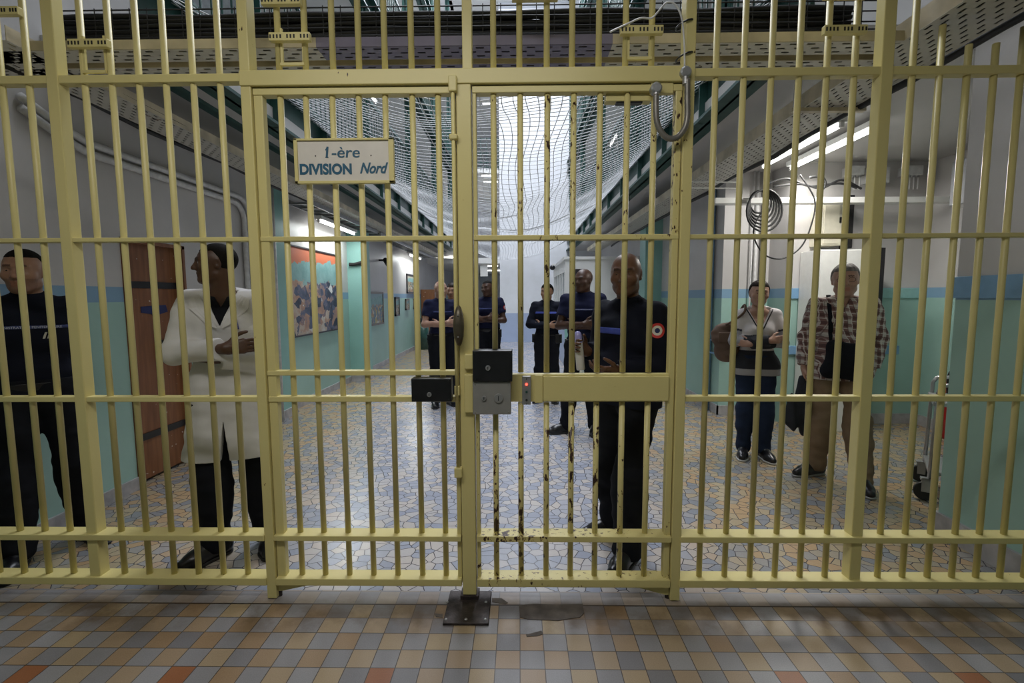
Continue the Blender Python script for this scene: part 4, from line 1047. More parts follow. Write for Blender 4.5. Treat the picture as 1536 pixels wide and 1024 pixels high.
M['navy'] = cloth('navy_uniform_cloth', (.006, .0075, .016))
M['navy_polo'] = cloth('navy_polo_cloth', (.010, .0125, .040))
M['trouser'] = cloth('black_uniform_trousers', (.007, .008, .012))
M['boot'] = plain('black_boot_leather', (.010, .010, .012), .28)
M['coatwhite'] = cloth('white_coat_cotton', (.64, .63, .635), .8, .04, .15)
M['hair_black'] = plain('black_hair', (.007, .006, .005), .8, bmp=.4, nscale=60, spec=.12)
M['hair_grey'] = plain('greying_hair', (.16, .145, .13), .6, var=.5, bmp=.5, nscale=40)
M['hair_brown'] = plain('dark_brown_hair', (.018, .011, .008), .6, bmp=.4, nscale=60, spec=.2)
M['stripe_blue'] = plain('uniform_blue_stripe', (.055, .085, .42), .7)
M['stripe_navy'] = plain('uniform_dark_blue_stripe', (.03, .045, .16), .7)
M['lettering'] = plain('pale_grey_lettering', (.40, .42, .52), .7)
M['jeans'] = cloth('dark_blue_jeans', (.016, .026, .055))
M['khaki'] = cloth('khaki_trousers', (.22, .155, .10))
M['eyewhite'] = plain('eye_white', (.34, .31, .29), .25, var=.03)
M['iris'] = plain('dark_iris', (.015, .008, .005), .15)
M['sole_white'] = plain('white_shoe_sole', (.55, .55, .53), .6)
# plaid shirt
m, nt, bs = nmat('plaid_shirt_cloth')
tc = nd(nt, 'ShaderNodeTexCoord'); sp = nd(nt, 'ShaderNodeSeparateXYZ'); lk(nt, tc.outputs['Object'], sp.inputs[0])
def stripe(src, per, wd, off=0.0):
    u = mathn(nt, 'FRACT', mathn(nt, 'DIVIDE', mathn(nt, 'ADD', src, off), per)); return mathn(nt, 'LESS_THAN', u, wd)
xx = mathn(nt, 'ADD', sp.outputs[0], mathn(nt, 'MULTIPLY', sp.outputs[1], .8))
zz_ = mathn(nt, 'ADD', sp.outputs[2], mathn(nt, 'MULTIPLY', xx, .12))
sA = mathn(nt, 'ADD', mathn(nt, 'MULTIPLY', stripe(xx, .066, .48, 5.0), .6), mathn(nt, 'MULTIPLY', stripe(zz_, .062, .42, 5.0), .4))
c = ramp(nt, sA, [(0, (.42, .39, .36)), (.3, (.25, .165, .15)), (.5, (.19, .11, .10)), (.8, (.095, .045, .042))], 'CONSTANT')
th = mathn(nt, 'MAXIMUM', stripe(xx, .062, .10, 5.017), stripe(zz_, .062, .10, 5.017))
c = mixc(nt, mathn(nt, 'MULTIPLY', th, .7), c, (.62, .58, .54))
th2 = mathn(nt, 'MAXIMUM', stripe(xx, .062, .08, 5.046), stripe(zz_, .062, .08, 5.046))
c = mixc(nt, mathn(nt, 'MULTIPLY', th2, .7), c, (.10, .06, .06))
lk(nt, c, bs.inputs['Base Color']); bs.inputs['Roughness'].default_value = .85; M['plaid'] = m
# woman's striped sweater (bands follow the height on the body)
m, nt, bs = nmat('striped_sweater_knit')
at = nd(nt, 'ShaderNodeAttribute'); at.attribute_name = 'tint'
lk(nt, at.outputs['Color'], bs.inputs['Base Color']); bs.inputs['Roughness'].default_value = .9; M['sweater'] = m

HS = 1.09
def rotm(yaw, pitch, roll):
    """head rotation: yaw>0 turns towards viewer-left (-X) when the body faces -Y"""
    return np.array((Matrix.Rotation(-yaw, 3, 'Z') @ Matrix.Rotation(pitch, 3, 'X') @ Matrix.Rotation(roll, 3, 'Y')))
def head_prims(S, c, R, s, female=False, k=1.0):
    s = s*k
    def P(x, y, z): return V3(*c)+R@(V3(x, y, z)*s)
    RR = np.asarray(R).T
    def el(p, r, kk): S.el(P(*p), V3(*r)*s, kk*s, R=[R[:, 0], R[:, 1], R[:, 2]] if False else R)
    def se(p, r, kk): S.sub(P(*p), V3(*r)*s, kk*s, R=R)
    j = .92 if female else 1.0
    el((0, .016, .030), (.074, .094, .082), .02)
    el((0, -.012, .005), (.071, .078, .085), .02)
    el((0, -.030, -.035), (.058*j, .060, .072), .02)
    S.rc(P(-.046*j, .000, -.062), P(-.020*j, -.062, -.088), .022*s, .018*s, .02*s); S.rc(P(.046*j, .000, -.062), P(.020*j, -.062, -.088), .022*s, .018*s, .02*s)
    el((0, -.068, -.090), (.024, .020, .020), .02)
    S.rc(P(-.040, -.074, .026), P(-.010, -.087, .023), .009*s, .009*s, .014*s); S.rc(P(.040, -.074, .026), P(.010, -.087, .023), .009*s, .009*s, .014*s)
    for sx in (-1, 1):
        el((sx*.044, -.056, -.022), (.022, .022, .020), .02)
        se((sx*.031, -.092, .004), (.017, .013, .011), .010)
        el((sx*.031, -.069, .003), (.0145, .0145, .0145), .004)
        # ear
        el((sx*.074, .010, .000), (.009, .017, .031), .008); se((sx*.082, .006, .002), (.006, .009, .018), .004)
    S.rc(P(0, -.086, .014), P(0, -.106, -.024), .0075*s, .0125*s, .010*s)
    for sx in (-1, 1): el((sx*.0125, -.096, -.029), (.008, .010, .0075), .006)
    S.rc(P(-.019, -.082, -.054), P(.019, -.082, -.054), .0065*s, .0065*s, .006*s); S.rc(P(0, -.089, -.053), P(0, -.089, -.053), .006*s, .006*s, .008*s)
    S.rc(P(-.016, -.082, -.067), P(.016, -.082, -.067), .0075*s, .0075*s, .006*s)
    S.subrc(P(-.022, -.097, -.060), P(.022, -.097, -.060), .004*s, .004*s, .004*s)
    return P
def unit(v): v = np.asarray(v, float); return v/np.linalg.norm(v)
def hand_prims(S, w, d, n, side, s, curl=.5, spread=.12, thumb=.6, grip=None):
    """w wrist, d finger direction, n palm normal (palm faces n), side: +1 thumb on +cross(d,n)"""
    d = unit(d); n = np.asarray(n, float); n = unit(n-d*np.dot(n, d)); t = np.cross(d, n)*side; w = V3(*w)
    ff = [(.030, .088, (.040, .024, .019), .0092), (.010, .092, (.044, .028, .020), .0095), (-.010, .088, (.041, .026, .019), .0090), (-.028, .080, (.032, .020, .017), .0080)]
    S.rc(w, w+d*.02*s, .025*s, .026*s, .02*s)
    for o, L, seg, r in ff:
        k0 = w+(d*.015+t*o*.55)*s; k1 = w+(d*L+t*o)*s
        S.rc(k0, k1, .016*s, .0125*s, .014*s)
        dr = unit(d+t*o*spread*8); p = k1; ang = 0
        for i, sl in enumerate(seg):
            ang += curl*(.75 if i == 0 else .9)
            dd = dr*math.cos(ang)+n*math.sin(ang); q = p+dd*sl*s
            S.rc(p, q, r*s*(1-.08*i), r*s*(.94-.1*i), .004*s); p = q
    p = w+(d*.022+t*.022)*s; dd = unit(d*.62+t*.75+n*.25*thumb); q = p+dd*.045*s; S.rc(p, q, .015*s, .0115*s, .012*s)
    dd = unit(d*(.9)+t*(.35)+n*.55*thumb); p = q; q = p+dd*.034*s; S.rc(p, q, .0112*s, .010*s, .004*s)
    dd = unit(d*.95+t*.1+n*.7*thumb); p = q; q = p+dd*.026*s; S.rc(p, q, .010*s, .0082*s, .004*s)
def tintify(me, fn):
    co = np.empty(len(me.vertices)*3, np.float32); me.vertices.foreach_get('co', co); co = co.reshape(-1, 3)
    c = fn(co); a = me.attributes.new('tint', 'FLOAT_COLOR', 'POINT'); a.data.foreach_set('color', np.concatenate([c, np.ones((len(c), 1))], 1).astype(np.float32).ravel())
def person(label, loc, yaw, H, pose, skin, hair, outfit, h=.007, wid=1.0, belly=0.0, female=False, group=None):
    """loc: ground point, yaw>0 turns the body towards viewer-left; pose holds joints in a 1.75 m body frame facing -Y"""
    s = H/1.75; HS = outfit.get('hs', 1.09)
    root = thing('person', label, 'person', loc, group)
    root.rotation_euler = (0, 0, -yaw)
    BASES[root.name] = Matrix.Identity(4)
    def J(p): return V3(*p)*s
    D = dict(shR=(-.175*wid, .0, 1.425), shL=(.175*wid, .0, 1.425), elR=(-.235, .02, 1.14), elL=(.235, .02, 1.14), wrR=(-.25, -.03, .89), wrL=(.25, -.03, .89),
             hpR=(-.09, 0, .93), hpL=(.09, 0, .93), anR=(-.11, .02, .09), anL=(.11, .02, .09), ftR=(-.25, -1), ftL=(.25, -1), head=(0, -.012, 1.625), hyaw=0, hpitch=0, hroll=0, lean=0,
             hdR=dict(d=(0, -.1, -1), n=(.9, 0, 0), side=1, curl=.35), hdL=dict(d=(0, -.1, -1), n=(-.9, 0, 0), side=-1, curl=.35))
    D.update(pose)
    for nme, a, b in (('knR', 'hpR', 'anR'), ('knL', 'hpL', 'anL')):
        if nme not in D:
            p, q = V3(*D[a]), V3(*D[b]); D[nme] = tuple(p*.47+q*.53+V3(0, -.025, 0))
    R = rotm(D['hyaw'], D['hpitch'], D['hroll']); hc = J(D['head'])
    g = .86 if female else 1.0
    def torso(S, o=0.0, low=True):
        S.rc(J((-.085*wid, .01, .95)), J((.085*wid, .01, .95)), (.098)*s, .098*s, .03, .88, off=o)
        S.rc(J((-.055*wid, .0, 1.08)), J((.055*wid, .0, 1.08)), (.098+belly*.4)*s*g, (.098+belly*.4)*s*g, .05, .85, off=o)
        if belly: S.el(J((0, -.045, 1.10)), V3(.13, .10+belly*.5, .13)*s, .05, off=o)
        S.rc(J((-.085*wid*g, .005, 1.27)), J((.085*wid*g, .005, 1.27)), .112*s*g, .112*s*g, .05, .88, off=o)
        S.rc(J((-.06*wid, -.01, 1.33)), J((.06*wid, -.01, 1.33)), .100*s*g, .100*s*g, .04, .92, off=o)
        if female:
            for sx in (-1, 1): S.el(J((sx*.07, -.085, 1.27)), V3(.055, .05, .055)*s, .03, off=o*.6)
        S.rc(J((-.135*wid*g, .005, 1.405)), J((-.03, .01, 1.45)), .060*s, .062*s, .04, off=o); S.rc(J((.135*wid*g, .005, 1.405)), J((.03, .01, 1.45)), .060*s, .062*s, .04, off=o)
    ar = .86 if female else 1.0
    def arm(S, sd, o=0.0, upto=1.0, cutfrac=None, upper_only=False, flare=0.0):
        sh, el, wr = J(D['sh'+sd]), J(D['el'+sd]), J(D['wr'+sd])
        if upper_only:
            p = sh+(el-sh)*cutfrac; n_ = unit(el-sh)
            S.rc(sh, el, .055*s*ar, .047*s*ar, .035, off=o, cut=(p, n_)); return
        S.rc(sh, el, .055*s*ar, .043*s*ar, .035, off=o)
        e2 = wr if cutfrac is None else el+(wr-el)*min(1.0, cutfrac+.1)
        cut = None if cutfrac is None else (el+(wr-el)*cutfrac, unit(wr-el))
        S.rc(el, e2, .043*s*ar, (.029+flare)*s*ar, .025, off=o, cut=cut)
        if cutfrac is None: S.rc(el, el+(wr-el)*.45, .044*s*ar, .040*s*ar, .02, off=o)
    def leg(S, sd, o=0.0, low=.10, bag=0.0):
        hp, kn, an = J(D['hp'+sd]), J(D['kn'+sd]), J(D['an'+sd])
        S.rc(hp, kn, .088*s, .058*s, .035, off=o+bag*.3); 
        S.rc(kn, kn+(an-kn)*.4, .055*s, .054*s, .03, off=o+bag)
        S.rc(kn, an, .054*s, .038*s, .03, off=o+bag)
    # ---- body
    B = SDF(); torso(B, -.012); arm(B, 'R', -.004); arm(B, 'L', -.004)
    if D.get('legs', True): leg(B, 'R', -.014); leg(B, 'L', -.014)
    B.rc(J((0, .012, 1.44)), hc+R@(V3(0, .022, -.055)*s), .064*s*g, .060*s*g, .03)
    P = head_prims(B, hc, R, s, female, HS)
    for sd in 'RL':
        hd = D['hd'+sd]
        if hd: hand_prims(B, J(D['wr'+sd]), hd['d'], hd['n'], hd['side'], s*ar**.5, hd.get('curl', .4), hd.get('spread', .1), hd.get('thumb', .6))
    me = np_mesh(*B.build(h))
    Ri = R.T
    beard = outfit.get('beard', 0)
    def tint(co):
        q = (co-hc)@R/(s*HS); c = np.ones_like(co); x, y, z = q[:, 0], q[:, 1], q[:, 2]; fr = y < -.03
        def blend(mask, col, a=1.0): c[mask] = c[mask]*(1-a)+np.array(col)*a
        lip = fr & (np.abs(x) < .024) & (z < -.048) & (z > -.076) & (y < -.078); blend(lip, (.84, .66, .64))
        if beard: blend(fr & (z < -.036) & (z > -.12) & (np.abs(x) < .075) & ~lip & (y < .02), (.55, .5, .5), beard)
        br = fr & (np.abs(x) > .012) & (np.abs(x) < .046) & (np.abs(z-.0275+.05*np.maximum(np.abs(x)-.03, 0)) < .0055); blend(br, (.22, .18, .17), .9)
        return c
    tintify(me, tint)
    body = link('body', me, skin, root)
    # eyes
    if h < .0075:
        for sx in (-1, 1):
            e = P(sx*.031, -.0720, .003); b = MB().sphere(e, .0120*s, 14, 10); eye = obj('eye', b, 'eyewhite', root, smooth=True)
            gz_ = unit(R@V3(outfit.get('gaze', 0), -1, 0)); obj('iris', MB().sphere(e+gz_*.0064*s, .0068*s, 10, 8), 'iris', eye, smooth=True)
    # ---- hair
    if hair:
        kind, hm = hair
        Hh = SDF(); q = s*HS; offh = {'short': .012, 'buzz': .0035, 'bun': .012}[kind]
        Hh.el(hc+R@(V3(0, .016, .030)*q), V3(.074, .094, .082)*q+.001, .02*q, R=R); Hh.el(hc+R@(V3(0, -.012, .005)*q), V3(.071, .078, .085)*q+.001, .02*q, R=R)
        if kind == 'bun':
            Hh.el(hc+R@(V3(0, .125, .035)*s), V3(.035, .035, .035)*s, .02)
        lowz = {'short': -.025, 'buzz': -.02, 'bun': -.04}[kind]; front = {'short': .060, 'buzz': .066, 'bun': .062}[kind]
        def hcut(f, X, Y, Z):
            dx, dy, dz = X-hc[0], Y-hc[1], Z-hc[2]
            lx = (R[0, 0]*dx+R[1, 0]*dy+R[2, 0]*dz)/q; ly = (R[0, 1]*dx+R[1, 1]*dy+R[2, 1]*dz)/q; lz = (R[0, 2]*dx+R[1, 2]*dy+R[2, 2]*dz)/q
            line = np.where(ly < -.012, front-.0*ly, np.where(ly < .02, front+(lowz+.045-front)*(ly+.012)/.032, lowz-.9*(ly-.02)+.0))
            f = f-offh*np.clip((lz-line)/.03, 0, 1)**.6+(.0012 if kind != 'buzz' else 0)*np.sin(160*lx+40*lz)*np.sin(120*ly+30*lx)
            return np.maximum(f, (line-lz)*q*.7)
        Hh.fn(hcut); link('hair', np_mesh(*Hh.build(min(h, .006))), hm, root)
    # ---- trousers
    T = SDF(); o = .012
    T.rc(J((-.085*wid, .01, .95)), J((.085*wid, .01, .95)), .098*s, .098*s, .03, .88, off=o)
    T.rc(J((-.06*wid, .0, 1.04)), J((.06*wid, .0, 1.04)), .098*s, .098*s, .03, .85, off=o)
    bag = outfit.get('bag', .018)
    leg(T, 'R', o, bag=bag); leg(T, 'L', o, bag=bag)
    for sd in 'RL':
        an = J(D['an'+sd]); T.rc(an+V3(0, 0, .035), an+V3(0, -.01, .0), .056*s, .050*s, .02, off=bag*.7)
    fa = outfit.get('fold', .006)
    T.fn(folds(fa*.7, 1.3)); zl = outfit.get('tlow', .045); zt = outfit.get('ttop', 1.03)*s
    T.fn(lambda f, X, Y, Z: np.maximum(f, np.maximum(Z-zt, zl-Z)))
    tro = link('trousers', np_mesh(*T.build(h)), outfit['tm'], root)
    # ---- shoes
    for sd in 'RL':
        an = J(D['an'+sd]); fd = unit(V3(*D['ft'+sd], 0)); fz = an[2]-.09*s
        S = SDF(); a = an.copy(); a[2] = fz
        heel = a-fd*.045*s+V3(0, 0, .040*s); ball = a+fd*.125*s+V3(0, 0, .036*s); toe = a+fd*.185*s+V3(0, 0, .033*s)
        S.rc(heel, ball, .040*s, .046*s, .03); S.rc(ball, toe, .046*s, .034*s, .03); S.rc(an+V3(0, 0, .05*s), heel+V3(0, 0, .02), .050*s, .044*s, .03); S.rc(an+fd*.02, ball+V3(0, 0, .008), .046*s, .034*s, .03)
        S.fn(lambda f, X, Y, Z, fz=fz: np.maximum(f, fz+.004-Z))
        sh = link('shoe', np_mesh(*S.build(h)), outfit.get('shoe', 'boot'), root)
        K = SDF(); K.rc(heel-V3(0, 0, .02*s), ball-V3(0, 0, .02*s), .045*s, .050*s, .03); K.rc(ball-V3(0, 0, .02*s), toe-V3(0, 0, .02*s), .050*s, .038*s, .03)
        K.fn(lambda f, X, Y, Z, fz=fz: np.maximum(f, np.maximum(fz-Z, Z-fz-.02*s)))
        link('sole', np_mesh(*K.build(h)), outfit.get('sole', 'rubber'), sh)
    # ---- upper garment
    U = SDF(); o = outfit.get('off', .012)
    torso(U, o)
    long = outfit.get('sleeve', 'long') == 'long'
    for sd in 'RL':
        if long: arm(U, sd, o*1.1, cutfrac=outfit.get('cuff', .93), flare=.010)
        else: arm(U, sd, o*1.3, cutfrac=.62, upper_only=True)
    hem = outfit.get('hem', .92)*s
    if outfit.get('coat'):
        U.rc(J((-.075, .0, .95)), J((.075, .0, .95)), .108*s, .108*s, .05, .9, off=o)
        U.rc(J((-.03, 0, .95)), J((-.085, 0, .52)), .145*s, .168*s, .05, .84, off=0); U.rc(J((.03, 0, .95)), J((.085, 0, .52)), .145*s, .168*s, .05, .84, off=0)
    if D.get('skirt') or belly:
        U.rc(J((-.085*wid, .0, .90)), J((.085*wid, .0, .90)), .106*s, .106*s, .05, .92, off=o+.008); U.rc(J((-.085*wid, .0, .82)), J((.085*wid, .0, .82)), .104*s, .104*s, .05, .95, off=o+.008)
    if outfit.get('collar', True) and not outfit.get('coat'):
        U.rc(J((0, .010, 1.45)), hc+R@(V3(0, .016, -.080)*s)*1.0, .064*s, .063*s, .02, off=.002)
    U.fn(folds(outfit.get('sfold', .006), outfit.get('seed', 0)))
    cz = outfit.get('collar_z', 1.515)*s
    U.fn(lambda f, X, Y, Z: np.maximum(f, np.maximum(hem-Z, (Z-cz-.25*np.maximum(Y, -.08)*1.0)*.9)))
    vn = outfit.get('vneck')
    def vcut(f, X, Y, Z, z0, sl, grow=0):
        return np.maximum(f, -np.maximum(np.maximum(np.abs(X)-(Z-z0)*sl-grow, Y+.01), z0-Z))
    if vn: U.fn(lambda f, X, Y, Z: vcut(f, X, Y, Z, vn[0]*s, vn[1]))
    if outfit.get('coat'):   # vent opening below the waist
        U.fn(lambda f, X, Y, Z: np.maximum(f, -np.maximum(np.maximum(np.abs(X+.01)-(.80*s-Z)*.10, Y+.02), Z-.80*s)))
    me = np_mesh(*U.build(h))
    if outfit.get('tint'): tintify(me, outfit['tint'](s, D))
    up = link(outfit.get('uname', 'shirt'), me, outfit['um'], root)
    bvh = BVHTree.FromPolygons([v.co[:] for v in me.vertices], [p.vertices[:] for p in me.polygons])
    # inner dark shirt in the coat opening
    if outfit.get('coat'):
        I = SDF(); torso(I, .003); I.rc(J((0, .010, 1.44)), J((0, .0, 1.50)), .062*s, .060*s, .02)
        I.fn(lambda f, X, Y, Z: np.maximum(f, np.maximum(.9*s-Z, Z-1.475*s-.3*np.maximum(Y, -.05)))); I.fn(lambda f, X, Y, Z: vcut(f, X, Y, Z, 1.40*s, .5))
        link('undershirt', np_mesh(*I.build(h)), 'boot' if False else 'trouser', root)
    # stripe across the chest
    if outfit.get('stripe'):
        z0, z1, x0, x1, mt = outfit['stripe']
        Q = SDF(); torso(Q, o+.004)
        if outfit.get('sfold', .006) > 0: Q.fn(folds(outfit.get('sfold', .006), outfit.get('seed', 0)))
        Q.fn(lambda f, X, Y, Z: np.maximum(f, np.maximum(np.maximum(z0*s-Z, Z-z1*s), np.maximum(Y+.02, np.maximum(x0-X, X-x1)))))
        link('chest_stripe', np_mesh(*Q.build(min(h, .006))), mt, up)
    if outfit.get('belt', True):
        Q = SDF(); o2 = max(o, .012)+.004
        Q.rc(J((-.085*wid, .01, .95)), J((.085*wid, .01, .95)), .098*s, .098*s, .03, .88, off=o2); Q.rc(J((-.06*wid, .0, 1.04)), J((.06*wid, .0, 1.04)), .098*s, .098*s, .03, .85, off=o2)
        bz = outfit.get('beltz', .985)*s
        Q.fn(lambda f, X, Y, Z: np.maximum(f, np.abs(Z-bz)-.022)); link('belt', np_mesh(*Q.build(h)), 'boot', root)
        for bx_, by_ in outfit.get('pouches', ()):
            obj('belt_pouch', MB().box((bx_-.03, by_-.02, bz-.10), (bx_+.03, by_+.03, bz+.025)), 'boot', root, .008)
    return root, bvh, P, J, s, D, up, R
def project(bvh, me, origin, ux, uz, dirn, lift=.002):
    """lay a flat mesh (its x,z in metres) onto a body surface by rays"""
    ux, uz, dirn = Vector(ux), Vector(uz), Vector(dirn).normalized()
    for v in me.vertices:
        o = Vector(origin)+ux*v.co.x+uz*v.co.z-dirn*.15
        hit = bvh.ray_cast(o, dirn, .4)
        v.co = (hit[0]-dirn*lift) if hit[0] else (Vector(origin)+ux*v.co.x+uz*v.co.z)
    me.update(); return me
def text_on(bvh, body, width, height, origin, ux, uz, dirn, mat, parent, name='lettering', lift=.006):
    me = textmesh(body, .1, 0, .002, .0); xs = [v.co.x for v in me.vertices]; ys = [v.co.y for v in me.vertices]
    ax, bx_, ay, by_ = min(xs), max(xs), min(ys), max(ys)
    for v in me.vertices: v.co = ((v.co.x-(ax+bx_)/2)/(bx_-ax)*width, 0, (v.co.y-(ay+by_)/2)/(by_-ay)*height)
    return link(name, project(bvh, me, origin, ux, uz, dirn, lift), mat, parent)
def disc_on(bvh, r0, r1, origin, ux, uz, dirn, mat, parent, lift=.003, name='badge'):
    vs = []; fs = []; n = 28; rn = 3
    for i in range(rn+1):
        r = r0+(r1-r0)*i/rn
        for k in range(n): vs.append((r*math.cos(2*math.pi*k/n), 0, r*math.sin(2*math.pi*k/n)))
    for i in range(rn):
        for k in range(n): fs.append((i*n+k, i*n+(k+1) % n, (i+1)*n+(k+1) % n, (i+1)*n+k))
    me = mesh_of(vs, fs, fixn=False); return link(name, project(bvh, me, origin, ux, uz, dirn, lift), mat, parent)
M['badge_red'] = plain('badge_red', (.50, .03, .03), .6); M['badge_white'] = plain('badge_white', (.62, .60, .56), .6); M['badge_dark'] = plain('badge_dark_blue', (.02, .03, .12), .6)
def roundel(bvh, c, ux, uz, dirn, par, r=.045):
    b_ = disc_on(bvh, r*.66, r, c, ux, uz, dirn, 'badge_red', par); disc_on(bvh, r*.34, r*.66, c, ux, uz, dirn, 'badge_white', b_, name='badge_ring'); disc_on(bvh, 0.0005, r*.34, c, ux, uz, dirn, 'badge_dark', b_, name='badge_centre')

# arms crossed in front of the chest (R = viewer-left arm)
CROSS = dict(elR=(-.245, -.06, 1.155), elL=(.245, -.06, 1.150), wrR=(.035, -.215, 1.185), wrL=(-.06, -.165, 1.150),
             hdR=dict(d=(1, .12, .10), n=(0, 1, -.1), side=1, curl=.22, spread=.05, thumb=.1), hdL=dict(d=(-1, .30, .10), n=(0, 1, 0), side=-1, curl=.3, spread=.05))
def ground(px, py): p = PZ(px, py); return (p.x, p.y, 0)
OFF = dict(tm='trouser', um='navy_polo', sleeve='short', hem=.98, stripe=(1.315, 1.335, -.13, .13, 'stripe_navy'), pouches=((.17, -.03), (-.17, .0)), beltz=.99)
def off(**k): d = dict(OFF); d.update(k); return d
PEOPLE = []
# 1 : left edge officer, hands behind the back
r1 = person('officer at the left edge, hands behind the back, two white bars on the chest', (-2.81, 2.74, 0), math.radians(-38), 1.80,
    dict(elR=(-.185, .02, 1.16), elL=(.165, .06, 1.15), wrR=(-.08, .16, .98), wrL=(.12, .17, .97), hdR=dict(d=(1, .1, -.3), n=(0, 1, 0), side=-1, curl=.4), hdL=dict(d=(-1, .1, -.3), n=(0, 1, 0), side=1, curl=.4),
         anR=(-.13, -.10, .09), anL=(.15, .10, .09), ftR=(-.1, -1), ftL=(.45, -.9), hyaw=math.radians(12), hpitch=.02, head=(-.01, -.012, 1.625)),
    'skin_tan', ('buzz', 'hair_black'), off(um='navy', sleeve='long', cuff=.95, beard=.55, gaze=-.15, stripe=(1.312, 1.332, -.17, .165, 'stripe_navy'), bag=.028, fold=.010, pouches=((.18, .03), (.13, .10))), h=.0055, wid=.95)
root, bvh, P, J, s, D, up, R = r1
text_on(bvh, 'ADMINISTRATION PENITENTIAIRE', .28, .013, (0, -.10, 1.322*s), (1, 0, 0), (0, 0, 1), (0, 1, 0), 'lettering', up)
M['chev'] = plain('white_chevron_cloth', (.50, .48, .42), .7)
for k in range(2):
    x = .062+.018*k; me = mesh_of([(x-.006, 0, -.018), (x+.004, 0, -.018), (x+.016, 0, .018), (x+.006, 0, .018), (x-.001, 0, 0), (x+.009, 0, 0)], [(0, 1, 5, 4), (4, 5, 2, 3)], fixn=False)
    link('rank_bar', project(bvh, me, (0, -.10, 1.275*s), (1, 0, 0), (0, 0, 1), (0, 1, 0), .004), 'chev', up)
# 2 : man in the white coat
wc = dict(CROSS); wc.update(hyaw=math.radians(78), hpitch=.0, head=(-.025, -.01, 1.635), anR=(-.10, -.03, .09), anL=(.16, .03, .09), ftR=(-.75, -.7), ftL=(.1, -1), elR=(-.222, -.07, 1.165), elL=(.185, -.07, 1.10), wrR=(.045, -.235, 1.195), wrL=(-.02, -.165, 1.14),
          hdR=dict(d=(1, .18, .10), n=(0, 1, -.2), side=1, curl=.25, spread=.10, thumb=-.3), hdL=dict(d=(-1, .45, .25), n=(0, 1, 0), side=-1, curl=.3))
r2 = person('man in a long white coat, arms crossed, looking left beside the brown door', ground(357, 826), math.radians(-20), 1.83, wc,
    'skin_dark', ('buzz', 'hair_black'), dict(tm='trouser', um='coatwhite', coat=True, uname='white_coat', sleeve='long', cuff=.88, hem=.575, vneck=(1.30, .42), off=.018, sfold=.005, collar=False, collar_z=1.50, belt=False, gaze=0, hs=.97, bag=.03, fold=.010, seed=2.2), h=.0055, wid=.88)
root, bvh, P, J, s, D, up, R = r2
# lapels, pocket, pen
for sx in (-1, 1):
    poly = [(.012*sx, 1.295), (.100*sx, 1.47), (.150*sx, 1.445), (.128*sx, 1.415), (.142*sx, 1.395), (.060*sx, 1.315)]
    vs = []; fs = []; nn = 6
    a0, a1 = poly[0], poly[1]; 
    left = [poly[0], ((poly[0][0]*2+poly[1][0])/3, (poly[0][1]*2+poly[1][1])/3), ((poly[0][0]+poly[1][0]*2)/3, (poly[0][1]+poly[1][1]*2)/3), poly[1]]
    right = [(poly[0][0]+.004*sx, poly[0][1]-.002), poly[5], poly[4], poly[2]]
    for i in range(4):
        for k in range(5):
            t = k/4; vs.append((left[i][0]*(1-t)+right[i][0]*t, 0, (left[i][1]*(1-t)+right[i][1]*t)*s))
    for i in range(3):
        for k in range(4): fs.append((i*5+k, i*5+k+1, (i+1)*5+k+1, (i+1)*5+k))
    me = mesh_of(vs, fs, fixn=False); project(bvh, me, (0, 0, 0), (1, 0, 0), (0, 0, 1), (0, 1, 0), .009)
    o = link('lapel', me, 'coatwhite', up); sm = o.modifiers.new('solid', 'SOLIDIFY'); sm.thickness = .006
def gridpatch(x0, x1, z0, z1, nx=8, nz=8):
    vs = [(x0+(x1-x0)*i/nx, 0, z0+(z1-z0)*j/nz) for j in range(nz+1) for i in range(nx+1)]
    return mesh_of(vs, [(j*(nx+1)+i, j*(nx+1)+i+1, (j+1)*(nx+1)+i+1, (j+1)*(nx+1)+i) for j in range(nz) for i in range(nx)], fixn=False)
me = project(bvh, gridpatch(.07, .18, 1.20*s, 1.305*s), (0, 0, 0), (1, 0, 0), (0, 0, 1), (0, 1, 0), .006)
o = link('chest_pocket', me, 'coatwhite', up); sm = o.modifiers.new('solid', 'SOLIDIFY'); sm.thickness = .004
hit = bvh.ray_cast(Vector((.088, -.5, 1.315*s)), Vector((0, 1, 0)))[0]
M['pen_blue'] = plain('blue_pen_plastic', (.02, .03, .30), .3)
o = obj('pen', MB().cyl(hit+Vector((.004, -.012, -.03)), hit+Vector((-.006, -.012, .035)), .006, 8), 'pen_blue', root, smooth=True)
# 3, 4, 5 : far officers
c3 = dict(CROSS); c3.update(hyaw=math.radians(-12), anR=(-.10, 0, .09), anL=(.12, .03, .09))
r3 = person('bald officer in blue polo with bare crossed arms, left of the centre gate post', ground(664, 608), math.radians(-22), 1.74, c3, 'skin_light', None, off(um='navy_polo'), h=.009)
r4 = person('officer half hidden behind the bald officer in blue polo by the centre post', ground(681, 597), math.radians(0), 1.72, dict(CROSS, hyaw=.1), 'skin_tan', ('short', 'hair_brown'), off(um='navy_polo', stripe=None), h=.010)
c5 = dict(CROSS); c5.update(hyaw=math.radians(30), hroll=-.12, wrR=(.02, -.20, 1.20))
r5 = person('officer with bare crossed arms and tilted head, just right of the centre gate post', ground(733, 592), math.radians(2), 1.77, c5, 'skin_dark', ('buzz', 'hair_black'), off(pouches=((.18, -.03), (.12, -.1))), h=.009)
root, bvh, P, J, s, D, up, R = r5
roundel(bvh, (.215, -.02, 1.34*s), (.5, .85, 0), (0, 0, 1), (-.85, .5, 0), up, .034)
